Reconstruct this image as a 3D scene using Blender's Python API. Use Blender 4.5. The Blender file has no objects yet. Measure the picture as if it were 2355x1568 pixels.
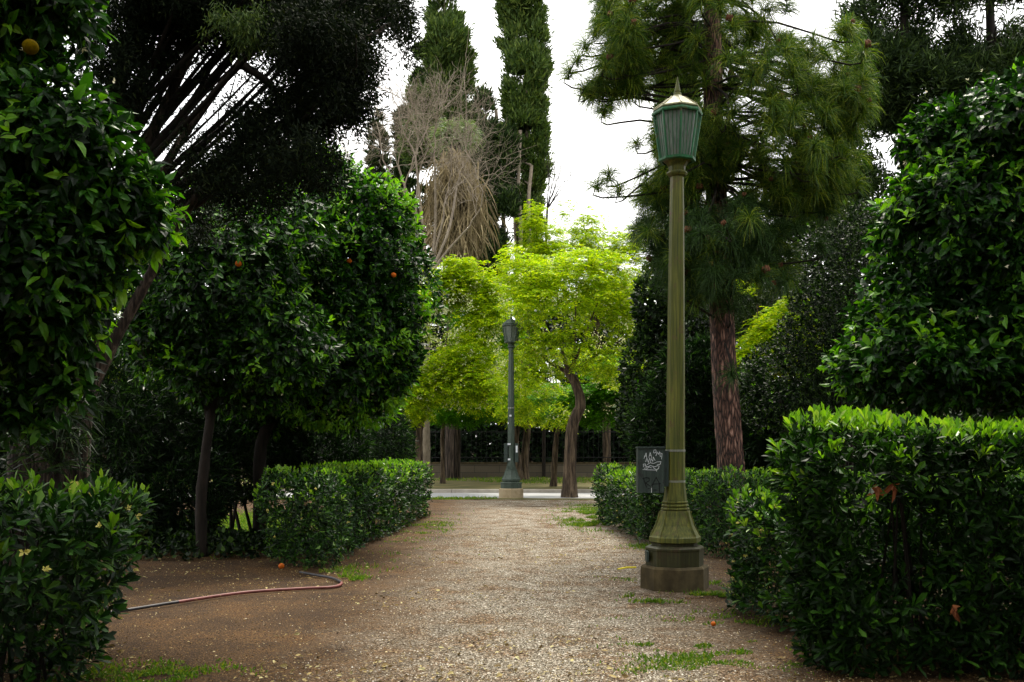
import bpy, math
import numpy as np
from mathutils import Vector

RNG = np.random.default_rng(11)
SC = bpy.context.scene
COL = SC.collection
K = 1024.0 / 2354.0          # photo was measured on a 2354 px wide view
F, HZ, EYE = 1000.0, 446.0, 1.55


def at(x, y, Y):
    """point at distance Y seen at measured pixel (x, y)"""
    return np.array([(x * K - 512) / F * Y, Y, EYE + (HZ - y * K) / F * Y])


def gx(x, Y):
    return (x * K - 512) / F * Y


def dm(Y):
    """metres per measured pixel at distance Y"""
    return K / F * Y


# ---------------------------------------------------------------- object helpers
ORG = {}


def tag(o, label=None, cat=None, group=None, kind=None):
    if label: o['label'] = label
    if cat: o['category'] = cat
    if group: o['group'] = group
    if kind: o['kind'] = kind
    return o


def thing(name, label, cat, loc=(0, 0, 0), group=None):
    o = bpy.data.objects.new(name, None)
    o.empty_display_size = 0.2
    COL.objects.link(o)
    o.location = loc
    ORG[o.name] = np.array(loc, float)
    return tag(o, label, cat, group)


class MB:
    def __init__(s):
        s.V, s.Fs, s.n = [], [], 0

    def add(s, V, *Fs):
        V = np.asarray(V, float).reshape(-1, 3)
        for f in Fs:
            f = np.asarray(f, np.int64)
            if len(f): s.Fs.append(f + s.n)
        s.V.append(V); s.n += len(V)
        return s

    def build(s, name, mat, parent=None, smooth=False, origin=None):
        V = np.concatenate(s.V)
        org = np.zeros(3)
        if parent is not None: org = ORG[parent.name]
        elif origin is not None: org = np.array(origin, float)
        V = V - org
        me = bpy.data.meshes.new(name)
        me.vertices.add(len(V))
        me.vertices.foreach_set('co', V.astype(np.float32).ravel())
        li = np.concatenate([f.ravel() for f in s.Fs]).astype(np.int32)
        lt = np.concatenate([np.full(len(f), f.shape[1]) for f in s.Fs]).astype(np.int32)
        ls = np.concatenate([[0], np.cumsum(lt)[:-1]]).astype(np.int32)
        me.loops.add(len(li)); me.loops.foreach_set('vertex_index', li)
        me.polygons.add(len(lt))
        me.polygons.foreach_set('loop_start', ls)
        me.polygons.foreach_set('loop_total', lt)
        me.polygons.foreach_set('use_smooth', np.full(len(lt), bool(smooth)))
        me.update(calc_edges=True)
        if mat: me.materials.append(mat)
        o = bpy.data.objects.new(name, me)
        COL.objects.link(o)
        if parent is not None: o.parent = parent
        elif origin is not None: o.location = origin
        ORG[o.name] = org
        return o


def unit(v):
    v = np.asarray(v, float)
    return v / np.maximum(np.linalg.norm(v, axis=-1, keepdims=True), 1e-9)


def tube(mb, pts, rad, sides=8, wob=0.0, cap=True):
    pts = np.asarray(pts, float); n = len(pts)
    rad = np.broadcast_to(np.asarray(rad, float), (n,))
    T = unit(np.gradient(pts, axis=0))
    ref = np.array([0.13, 0.97, 0.2]) if abs(T[0, 1]) < 0.8 else np.array([1.0, 0.1, 0.1])
    U = unit(np.cross(T, ref)); W = np.cross(T, U)
    a = np.arange(sides) * 2 * np.pi / sides
    r = rad[:, None] * (1 + wob * RNG.normal(size=(n, sides)))
    V = pts[:, None] + (U[:, None] * np.cos(a)[None, :, None] + W[:, None] * np.sin(a)[None, :, None]) * r[..., None]
    i = np.arange(n - 1)[:, None] * sides; j = np.arange(sides)[None]; j2 = (j + 1) % sides
    q = np.stack([i + j, i + j2, i + sides + j2, i + sides + j], -1).reshape(-1, 4)
    mb.add(V.reshape(-1, 3), q)
    if cap:
        m = (n - 1) * sides
        mb.add(V[-1], np.stack([np.zeros(sides - 2), np.arange(1, sides - 1), np.arange(2, sides)], -1).astype(int))
    return mb


def smoothpath(pts, n=24):
    """Catmull-Rom through the given points"""
    p = np.asarray(pts, float); m = len(p)
    p = np.vstack([2 * p[0] - p[1], p, 2 * p[-1] - p[-2]])
    t = np.linspace(0, m - 1 - 1e-6, n); i = t.astype(int); f = (t - i)[:, None]
    a, b, c, d = p[i], p[i + 1], p[i + 2], p[i + 3]
    return 0.5 * (2 * b + (c - a) * f + (2 * a - 5 * b + 4 * c - d) * f ** 2 + (3 * b - a - 3 * c + d) * f ** 3)


def box(mb, a, b):
    (x0, y0, z0), (x1, y1, z1) = a, b
    V = [(x0, y0, z0), (x1, y0, z0), (x1, y1, z0), (x0, y1, z0), (x0, y0, z1), (x1, y0, z1), (x1, y1, z1), (x0, y1, z1)]
    return mb.add(V, [(0, 3, 2, 1), (4, 5, 6, 7), (0, 1, 5, 4), (1, 2, 6, 5), (2, 3, 7, 6), (3, 0, 4, 7)])


def lathe(mb, cx, cy, prof, sides=8, ph=-math.pi / 2, lean=0.0, capt=True, capb=False):
    n = len(prof)
    r = np.array([p[0] for p in prof]); z = np.array([p[1] for p in prof])
    a = ph + np.arange(sides) * 2 * np.pi / sides
    V = np.zeros((n, sides, 3))
    V[..., 0] = cx + r[:, None] * np.cos(a) + lean * z[:, None]
    V[..., 1] = cy + r[:, None] * np.sin(a)
    V[..., 2] = z[:, None]
    i = np.arange(n - 1)[:, None] * sides; j = np.arange(sides)[None]; j2 = (j + 1) % sides
    mb.add(V.reshape(-1, 3), np.stack([i + j, i + j2, i + sides + j2, i + sides + j], -1).reshape(-1, 4))
    if capt: mb.add(V[-1], [list(range(sides))])
    if capb: mb.add(V[0], [list(range(sides))[::-1]])
    return mb


# ---------------------------------------------------------------- foliage helpers
def vn(p, f, seed):
    r = np.random.default_rng(seed); o = 0
    for i in range(7):
        k = unit(r.normal(size=3)) * f * (0.6 + 0.9 * r.random())
        o = o + np.sin(p @ k + r.random() * 6.28)
    return o / 2.6


def perp(A):
    R = unit(RNG.normal(size=A.shape))
    U = unit(np.cross(A, R))
    return U, np.cross(A, U)


def shell(lobes, n, depth=0.25, lump=0.12, lf=3.0, seed=1, cut=0.8, zmin=0.05, gap=None, gf=4.0):
    """points + outward normals near the skin of a union of ellipsoids"""
    C = np.array([l[0] for l in lobes]); R = np.array([l[1] for l in lobes])
    ar = (R[:, 0] * R[:, 1] * R[:, 2]) ** (2 / 3); pk = ar / ar.sum()
    i = RNG.choice(len(lobes), n, p=pk)
    d = unit(RNG.normal(size=(n, 3)))
    s = 1 - depth * RNG.random(n) ** 1.5
    p = C[i] + d * R[i] * s[:, None]
    p = C[i] + (p - C[i]) * (1 + lump * vn(p, lf, seed))[:, None]
    keep = p[:, 2] > zmin
    for k in range(len(lobes)):
        q = np.linalg.norm((p - C[k]) / R[k], axis=1)
        keep &= (q > cut) | (i == k)
    if gap is not None:
        keep &= vn(p, gf, seed + 50) > gap
    return p[keep], unit(d[keep] / R[i[keep]])


def shoots(P, A, k, L, open_=(0.5, 1.3), droop=0.3, stem=0.1, up=0.3, jit=0.16):
    n = len(P); idx = np.repeat(np.arange(n), k); j = np.tile(np.arange(k), n); t = j / max(k - 1, 1)
    U, V = perp(A)
    ang = j * 2.4 + RNG.random(n)[idx] * 6.28 + RNG.normal(size=n * k) * 0.3
    rad = U[idx] * np.cos(ang)[:, None] + V[idx] * np.sin(ang)[:, None]
    e = open_[0] + (open_[1] - open_[0]) * t + RNG.normal(size=n * k) * jit
    D = A[idx] * np.cos(e)[:, None] + rad * np.sin(e)[:, None]
    D[:, 2] -= droop * (0.3 + 1.2 * RNG.random(n * k))
    D = unit(D)
    N = A[idx] + np.array([0, 0, up]) + 0.25 * RNG.normal(size=(n * k, 3))
    Ls = L * (0.45 + 0.85 * RNG.random(n * k))
    return P[idx] - A[idx] * (stem * t)[:, None], D, N, Ls


T_LEAF = (np.array([(0, 0, 0), (.26, .44, .07), (.64, .40, .03), (1, 0, -.16), (.64, -.40, .03), (.26, -.44, .07), (.48, 0, .0)]),
          np.array([(0, 6, 1), (1, 6, 2), (6, 3, 2), (0, 5, 6), (5, 4, 6), (6, 4, 3)]))
T_OBOV = (np.array([(0, 0, 0), (.35, .26, .04), (.76, .48, .03), (1, 0, -.04), (.76, -.48, .03), (.35, -.26, .04), (.55, 0, -.02)]),
          np.array([(0, 6, 1), (1, 6, 2), (6, 3, 2), (0, 5, 6), (5, 4, 6), (6, 4, 3)]))
T_MID = (np.array([(0, 0, 0), (.35, .46, .05), (.72, .34, 0), (1, 0, -.08), (.72, -.34, 0), (.35, -.46, .05)]),
         np.array([(0, 3, 2, 1), (0, 5, 4, 3)]))
T_DIA = (np.array([(0, 0, 0), (.5, .5, .03), (1, 0, -.05), (.5, -.5, .03)]), np.array([(0, 3, 2, 1)]))


def leaves(mb, P, D, N, L, asp, T):
    B = unit(np.cross(N, D)); Nn = np.cross(D, B)
    t, f = T; n = len(P); m = len(t)
    W = L * asp * (0.85 + 0.3 * RNG.random(n))
    curl = (0.4 + 1.2 * RNG.random(n))
    V = (P[:, None] + D[:, None] * (t[None, :, 0] * L[:, None])[..., None]
         + B[:, None] * (t[None, :, 1] * W[:, None])[..., None]
         + Nn[:, None] * (t[None, :, 2] * (L * curl)[:, None])[..., None])
    Fs = (np.arange(n)[:, None, None] * m + f[None]).reshape(-1, f.shape[1])
    return mb.add(V.reshape(-1, 3), Fs)


def slivers(mb, P, A, k, L, W, spread=0.5, jit=0.05, droop=0.0):
    n = len(P) * k; idx = np.repeat(np.arange(len(P)), k)
    D = A[idx] + spread * RNG.normal(size=(n, 3)); D[:, 2] -= droop; D = unit(D)
    b = P[idx] + jit * RNG.normal(size=(n, 3))
    S = unit(np.cross(D, RNG.normal(size=(n, 3))))
    Ls = (L * (0.6 + 0.8 * RNG.random(n)))[:, None]; w = W * 0.5
    V = np.stack([b - S * w * 0.6, b + D * Ls * 0.45 - S * w, b + D * Ls, b + D * Ls * 0.45 + S * w], 1)
    return mb.add(V.reshape(-1, 3), (np.arange(n)[:, None] * 4 + np.array([0, 1, 2, 3])))


def needles(mb, P, A, k, L, W, e0=0.2, e1=1.5, droop=0.7):
    n = len(P) * k; idx = np.repeat(np.arange(len(P)), k)
    U, V_ = perp(A)
    a = RNG.random(n) * 6.283; e = e0 + (e1 - e0) * RNG.random(n) ** 0.8
    D = A[idx] * np.cos(e)[:, None] + (U[idx] * np.cos(a)[:, None] + V_[idx] * np.sin(a)[:, None]) * np.sin(e)[:, None]
    Ls = (L * (0.7 + 0.5 * RNG.random(n)))[:, None]
    b = P[idx] - A[idx] * (RNG.random(n) * 0.16)[:, None]
    g = np.array([0, 0, -1.0]) * droop
    D1 = unit(D + 0.5 * g); D2 = unit(D + 1.6 * g)
    m = b + unit(D) * Ls * 0.35; m2 = m + D1 * Ls * 0.35; tp = m2 + D2 * Ls * 0.35
    S = unit(np.cross(D, RNG.normal(size=(n, 3)))) * (W * 0.5)
    V = np.stack([b - S, b + S, m - S, m + S, m2 - S * .8, m2 + S * .8, tp], 1)
    o = np.arange(n)[:, None] * 7
    return mb.add(V.reshape(-1, 3), np.vstack([o + np.array([0, 1, 3, 2]), o + np.array([2, 3, 5, 4])]), o + np.array([4, 5, 6]))


def grow(mb, p, d, ln, r, depth, kids=3, spread=0.5, up=0.15, ends=None, sides=5, shrink=0.72, wig=0.12, tap=.62):
    n = 5; pts = [p]; dd = d
    for i in range(n):
        dd = unit(dd + wig * RNG.normal(size=3) + np.array([0, 0, up * 0.25]))
        pts.append(pts[-1] + dd * ln / n)
    r1 = r * tap
    tube(mb, pts, np.linspace(r, r1, n + 1), sides if depth > 1 else 4, cap=False)
    if depth <= 0:
        if ends is not None: ends.append((pts[-1], dd))
        return
    for k in range(kids):
        s = pts[-1] if k == 0 else pts[RNG.integers(2, n)]
        nd = unit(dd + spread * RNG.normal(size=3) * (0.5 if k == 0 else 1.1) + np.array([0, 0, up]))
        grow(mb, s, nd, ln * shrink * (0.75 + 0.5 * RNG.random()), r1 * (0.95 if k == 0 else 0.7), depth - 1, kids, spread, up, ends, sides, shrink, wig, tap)


# ---------------------------------------------------------------- materials
def mat(name):
    m = bpy.data.materials.new(name); m.use_nodes = True
    nt = m.node_tree; nt.nodes.clear()
    out = nt.nodes.new('ShaderNodeOutputMaterial')
    return m, nt, out


def nd(nt, t, **kw):
    n = nt.nodes.new(t)
    for k, v in kw.items():
        if k.startswith('_'): setattr(n, k[1:], v)
        else: n.inputs[k.replace('__', ' ')].default_value = v
    return n


def ramp(nt, stops, fac=None):
    r = nt.nodes.new('ShaderNodeValToRGB'); e = r.color_ramp.elements
    while len(e) < len(stops): e.new(0.5)
    for i, (p, c) in enumerate(stops):
        e[i].position = p; e[i].color = (*c, 1) if len(c) == 3 else c
    if fac is not None: nt.links.new(fac, r.inputs['Fac'])
    return r


def leaf_mat(name, stops, trans=0.3, rough=0.45, spec=0.35, tcol=None):
    m, nt, out = mat(name); L = nt.links
    g = nd(nt, 'ShaderNodeNewGeometry')
    r = ramp(nt, stops, g.outputs['Random Per Island'])
    p = nd(nt, 'ShaderNodeBsdfPrincipled', Roughness=rough)
    p.inputs['Specular IOR Level'].default_value = spec
    L.new(r.outputs['Color'], p.inputs['Base Color'])
    t = nd(nt, 'ShaderNodeBsdfTranslucent')
    hs = nd(nt, 'ShaderNodeMix', _data_type='RGBA', _blend_type='MULTIPLY')
    hs.inputs['Factor'].default_value = 1
    L.new(r.outputs['Color'], hs.inputs['A']); hs.inputs['B'].default_value = (*(tcol or (1.5, 1.7, 0.5)), 1)
    L.new(hs.outputs['Result'], t.inputs['Color'])
    mx = nd(nt, 'ShaderNodeMixShader', Fac=trans)
    L.new(p.outputs[0], mx.inputs[1]); L.new(t.outputs[0], mx.inputs[2]); L.new(mx.outputs[0], out.inputs[0])
    return m


def noise_mat(name, stops, scale=(4, 4, 4), detail=6, rough=0.8, bump=0.3, bdist=0.02, spec=0.3, metal=0.0, second=None, bscale=None):
    m, nt, out = mat(name); L = nt.links
    tc = nd(nt, 'ShaderNodeTexCoord'); mp = nd(nt, 'ShaderNodeMapping'); mp.inputs['Scale'].default_value = scale
    L.new(tc.outputs['Object'], mp.inputs['Vector'])
    n = nd(nt, 'ShaderNodeTexNoise', Scale=1.0, Detail=detail, Roughness=0.62)
    L.new(mp.outputs[0], n.inputs['Vector'])
    r = ramp(nt, stops, n.outputs['Fac']); colr = r.outputs['Color']
    if second:
        sc, st, amt = second
        n2 = nd(nt, 'ShaderNodeTexNoise', Scale=sc, Detail=5)
        L.new(tc.outputs['Object'], n2.inputs['Vector'])
        r2 = ramp(nt, st, n2.outputs['Fac'])
        mx = nd(nt, 'ShaderNodeMix', _data_type='RGBA', _blend_type='MULTIPLY'); mx.inputs['Factor'].default_value = amt
        L.new(colr, mx.inputs['A']); L.new(r2.outputs['Color'], mx.inputs['B']); colr = mx.outputs['Result']
    p = nd(nt, 'ShaderNodeBsdfPrincipled', Roughness=rough, Metallic=metal)
    p.inputs['Specular IOR Level'].default_value = spec
    L.new(colr, p.inputs['Base Color'])
    b = nd(nt, 'ShaderNodeBump', Strength=bump, Distance=bdist); L.new(n.outputs['Fac'], b.inputs['Height'])
    L.new(b.outputs[0], p.inputs['Normal']); L.new(p.outputs[0], out.inputs[0])
    return m


M = {}
M['citrus'] = leaf_mat('citrus_leaf', [(0, (.002, .009, .0012)), (.5, (.007, .032, .0025)), (.82, (.028, .11, .006)), (1, (.10, .25, .012))], .25, .45, .24)
M['citrus_new'] = leaf_mat('citrus_new_leaf', [(0, (.05, .19, .006)), (1, (.19, .37, .012))], .35, .42, .35)
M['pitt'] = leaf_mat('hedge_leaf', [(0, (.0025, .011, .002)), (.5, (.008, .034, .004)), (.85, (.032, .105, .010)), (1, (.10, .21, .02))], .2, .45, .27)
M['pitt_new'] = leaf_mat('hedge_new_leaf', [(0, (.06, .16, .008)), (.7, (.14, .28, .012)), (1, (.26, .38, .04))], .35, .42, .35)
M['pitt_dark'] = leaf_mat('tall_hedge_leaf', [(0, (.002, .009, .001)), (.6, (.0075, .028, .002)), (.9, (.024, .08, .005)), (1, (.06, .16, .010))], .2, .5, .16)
M['locust'] = leaf_mat('locust_leaf', [(0, (.06, .17, .003)), (.35, (.22, .39, .005)), (.75, (.40, .54, .008)), (1, (.60, .66, .03))], .45, .5, .12, (1.3, 1.25, .3))
M['locust_deep'] = leaf_mat('locust_deep_leaf', [(0, (.03, .13, .004)), (1, (.11, .30, .006))], .4, .5, .12, (1.25, 1.3, .3))
M['locust_flower'] = leaf_mat('locust_flower', [(0, (.55, .6, .25)), (1, (.75, .75, .5))], .3, .6, .2, (1, 1, .8))
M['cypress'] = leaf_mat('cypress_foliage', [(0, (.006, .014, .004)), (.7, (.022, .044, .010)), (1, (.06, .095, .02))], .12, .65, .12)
M['cypress_lit'] = leaf_mat('lit_cypress_foliage', [(0, (.02, .045, .010)), (.7, (.065, .11, .022)), (1, (.14, .19, .04))], .15, .6, .15)  # brighter copy of the cypress colours, so the tufts look lit
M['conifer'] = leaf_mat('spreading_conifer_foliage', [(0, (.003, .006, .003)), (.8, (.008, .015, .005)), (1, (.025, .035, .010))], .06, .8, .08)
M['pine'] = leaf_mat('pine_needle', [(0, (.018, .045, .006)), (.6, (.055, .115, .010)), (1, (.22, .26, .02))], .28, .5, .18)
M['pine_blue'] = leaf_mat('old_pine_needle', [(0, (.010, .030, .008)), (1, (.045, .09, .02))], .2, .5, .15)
M['oleander'] = leaf_mat('oleander_leaf', [(0, (.002, .008, .002)), (.75, (.007, .024, .005)), (1, (.05, .12, .02))], .18, .45, .25)
M['smallleaf'] = leaf_mat('small_shrub_leaf', [(0, (.002, .007, .002)), (.7, (.008, .022, .004)), (1, (.06, .12, .016))], .2, .5, .16)
M['wood_leaf'] = leaf_mat('woodland_leaf', [(0, (.003, .008, .003)), (.8, (.008, .020, .006)), (1, (.03, .07, .012))], .1, .6, .15)
M['palm'] = leaf_mat('palm_leaf', [(0, (.08, .13, .05)), (1, (.20, .26, .12))], .3, .5, .3)
M['palm_dead'] = leaf_mat('dead_palm_leaf', [(0, (.10, .08, .045)), (.6, (.20, .155, .085)), (1, (.38, .31, .18))], .2, .8, .1, (1, 1, .8))
M['grass'] = leaf_mat('grass_blade', [(0, (.04, .10, .006)), (.6, (.09, .18, .01)), (1, (.22, .24, .03))], .3, .6, .15)
M['strap'] = leaf_mat('strap_leaf', [(0, (.004, .012, .003)), (.7, (.014, .034, .007)), (1, (.05, .10, .02))], .2, .5, .2)
M['blossom'] = leaf_mat('citrus_blossom', [(0, (.55, .50, .28)), (1, (.8, .78, .6))], .2, .6, .2, (1, 1, .9))
M['hedge_flower'] = leaf_mat('hedge_flower', [(0, (.45, .40, .06)), (1, (.75, .7, .25))], .2, .6, .2, (1, 1, .8))
M['brown_leaf'] = leaf_mat('withered_leaf', [(0, (.15, .045, .015)), (1, (.28, .10, .035))], .2, .6, .2, (1.1, .9, .7))
M['litter'] = leaf_mat('leaf_litter', [(0, (.10, .07, .03)), (.45, (.24, .17, .07)), (.8, (.42, .35, .15)), (1, (.5, .46, .25))], .1, .8, .1, (1, 1, .8))
M['stone'] = leaf_mat('gravel_stone', [(0, (.04, .03, .02)), (.45, (.17, .14, .095)), (.8, (.34, .30, .22)), (1, (.80, .76, .66))], 0.0, .85, .2)
M['stone_brown'] = leaf_mat('soil_crumb', [(0, (.014, .008, .003)), (.5, (.07, .04, .014)), (.86, (.20, .12, .045)), (1, (.62, .52, .30))], 0.0, .9, .1)
M['orange'] = noise_mat('orange_peel', [(.3, (.42, .08, .003)), (.7, (.6, .14, .006))], (60, 60, 60), rough=.6, spec=.2, bump=.2, bdist=.002)
M['orange_green'] = noise_mat('unripe_orange_peel', [(.35, (.055, .042, .0)), (.7, (.12, .078, .0))], (90, 90, 90), rough=.9, spec=.02, bump=.3, bdist=.002)
M['bark'] = noise_mat('fibrous_bark', [(.38, (.006, .004, .003)), (.5, (.03, .021, .015)), (.66, (.11, .082, .062))], (26, 26, 1.6), rough=.9, bump=.9, bdist=.03)
M['bark_dark'] = noise_mat('dark_bark', [(.3, (.005, .004, .003)), (.7, (.024, .017, .012))], (14, 14, 3), rough=.9, bump=.7, bdist=.02)
M['bark_locust'] = noise_mat('furrowed_locust_bark', [(.36, (.012, .008, .005)), (.5, (.06, .042, .026)), (.68, (.17, .125, .08))], (13, 13, 1.5), rough=.9, bump=1.0, bdist=.05)
M['bark_pale'] = noise_mat('pale_twig_bark', [(.3, (.12, .095, .07)), (.7, (.30, .25, .19))], (12, 12, 4), rough=.85, bump=.3)
M['concrete'] = noise_mat('mossy_concrete', [(.25, (.025, .02, .009)), (.5, (.075, .058, .028)), (.75, (.14, .11, .055))], (6, 6, 4), 8, .9, .5, .01, second=(1.8, [(.35, (.45, .4, .25)), (.6, (1, 1, 1))], .8))
M['sandstone'] = noise_mat('tan_concrete', [(.3, (.25, .19, .11)), (.7, (.38, .31, .20))], (7, 7, 7), 8, .9, .4, .01)
M['kerb'] = noise_mat('kerb_stone', [(.3, (.30, .27, .23)), (.7, (.46, .42, .36))], (3, 3, 3), 6, .85, .3, .01)
M['iron'] = noise_mat('black_iron', [(.3, (.003, .003, .004)), (.7, (.010, .011, .012))], (20, 20, 20), rough=.55, bump=.1)


def paint(name, a, b, c, streak=(42, 42, 1.6), rough=.55, rust=(.10, .07, .03)):
    m, nt, out = mat(name); L = nt.links
    tc = nd(nt, 'ShaderNodeTexCoord'); mp = nd(nt, 'ShaderNodeMapping'); mp.inputs['Scale'].default_value = streak
    L.new(tc.outputs['Object'], mp.inputs['Vector'])
    n = nd(nt, 'ShaderNodeTexNoise', Scale=1.0, Detail=7, Roughness=.65); L.new(mp.outputs[0], n.inputs['Vector'])
    n2 = nd(nt, 'ShaderNodeTexNoise', Scale=9.0, Detail=8, Roughness=.7); L.new(tc.outputs['Object'], n2.inputs['Vector'])
    n3 = nd(nt, 'ShaderNodeTexNoise', Scale=70.0, Detail=3); L.new(tc.outputs['Object'], n3.inputs['Vector'])
    r = ramp(nt, [(.28, a), (.5, b), (.72, c)], n.outputs['Fac'])
    r2 = ramp(nt, [(.55, (0, 0, 0)), (.68, (1, 1, 1))], n2.outputs['Fac'])
    mx = nd(nt, 'ShaderNodeMix', _data_type='RGBA'); L.new(r2.outputs['Color'], mx.inputs['Factor'])
    L.new(r.outputs['Color'], mx.inputs['A']); mx.inputs['B'].default_value = (*rust, 1)
    p = nd(nt, 'ShaderNodeBsdfPrincipled', Roughness=rough); p.inputs['Specular IOR Level'].default_value = .3
    L.new(mx.outputs['Result'], p.inputs['Base Color'])
    b = nd(nt, 'ShaderNodeBump', Strength=.35, Distance=.004)
    ad = nd(nt, 'ShaderNodeMath', _operation='ADD'); L.new(n2.outputs['Fac'], ad.inputs[0]); L.new(n3.outputs['Fac'], ad.inputs[1])
    L.new(ad.outputs[0], b.inputs['Height']); L.new(b.outputs[0], p.inputs['Normal'])
    L.new(p.outputs[0], out.inputs[0])
    return m


M['post'] = paint('weathered_olive_paint', (.026, .036, .009), (.085, .095, .016), (.19, .18, .032))
M['post_dark'] = paint('dirty_olive_paint', (.014, .015, .006), (.035, .036, .012), (.075, .07, .022), rust=(.04, .022, .010))
M['lantern_green'] = paint('lantern_green_paint', (.010, .060, .022), (.022, .125, .048), (.05, .20, .09))
M['roof_pale'] = paint('pale_roof_paint', (.12, .125, .055), (.26, .25, .13), (.40, .38, .22))  # paler olive than the post paint, for the roof and its ribs
M['post_far'] = paint('dark_green_paint', (.022, .035, .028), (.04, .06, .046), (.07, .095, .075), rust=(.05, .06, .05))
M['box_paint'] = paint('dark_grey_paint', (.018, .030, .026), (.030, .046, .040), (.05, .07, .06), rust=(.02, .02, .02))
M['glass'] = noise_mat('frosted_ribbed_glass', [(.3, (.07, .09, .07)), (.7, (.24, .28, .24))], (60, 60, .6), rough=.35, bump=.3, bdist=.003, spec=.5)
M['white_mark'] = noise_mat('white_spray', [(.3, (.5, .55, .6)), (.7, (.8, .82, .85))], (40, 40, 40), bump=0)
M['black_mark'] = noise_mat('black_spray', [(.3, (.003, .003, .003)), (.7, (.012, .012, .012))], (40, 40, 40), bump=0)
M['steel'] = noise_mat('dull_steel', [(.3, (.18, .19, .16)), (.7, (.34, .35, .32))], (20, 20, 20), rough=.5, metal=.5)
M['hose_red'] = noise_mat('red_rubber', [(.3, (.12, .03, .026)), (.7, (.24, .075, .065))], (8, 8, 8), rough=.5, bump=.1)
M['hose_grey'] = noise_mat('grey_rubber', [(.3, (.012, .012, .014)), (.7, (.045, .042, .05))], (8, 8, 8), rough=.5, bump=.1)


def pine_bark():
    m, nt, out = mat('plated_pine_bark'); L = nt.links
    tc = nd(nt, 'ShaderNodeTexCoord'); mp = nd(nt, 'ShaderNodeMapping'); mp.inputs['Scale'].default_value = (22, 22, 4.6)
    L.new(tc.outputs['Object'], mp.inputs['Vector'])
    ns = nd(nt, 'ShaderNodeTexNoise', Scale=1.2, Detail=4); L.new(mp.outputs[0], ns.inputs['Vector'])
    av = nd(nt, 'ShaderNodeVectorMath', _operation='ADD'); L.new(mp.outputs[0], av.inputs[0]); L.new(ns.outputs['Color'], av.inputs[1])
    v = nd(nt, 'ShaderNodeTexVoronoi', Scale=1.0, _feature='DISTANCE_TO_EDGE'); L.new(av.outputs[0], v.inputs['Vector'])
    v2 = nd(nt, 'ShaderNodeTexVoronoi', Scale=1.0); L.new(av.outputs[0], v2.inputs['Vector'])
    r = ramp(nt, [(.03, (.012, .006, .004)), (.18, (.12, .058, .040)), (.4, (.27, .165, .125))], v.outputs['Distance'])
    r2 = ramp(nt, [(.2, (.45, .36, .32)), (.8, (1.5, 1.45, 1.45))], v2.outputs['Color'])
    mx = nd(nt, 'ShaderNodeMix', _data_type='RGBA', _blend_type='MULTIPLY'); mx.inputs['Factor'].default_value = 1
    L.new(r.outputs['Color'], mx.inputs['A']); L.new(r2.outputs['Color'], mx.inputs['B'])
    p = nd(nt, 'ShaderNodeBsdfPrincipled', Roughness=.9); L.new(mx.outputs['Result'], p.inputs['Base Color'])
    b = nd(nt, 'ShaderNodeBump', Strength=1, Distance=.05); L.new(v.outputs['Distance'], b.inputs['Height'])
    L.new(b.outputs[0], p.inputs['Normal']); L.new(p.outputs[0], out.inputs[0])
    return m


M['pine_bark'] = pine_bark()


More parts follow.
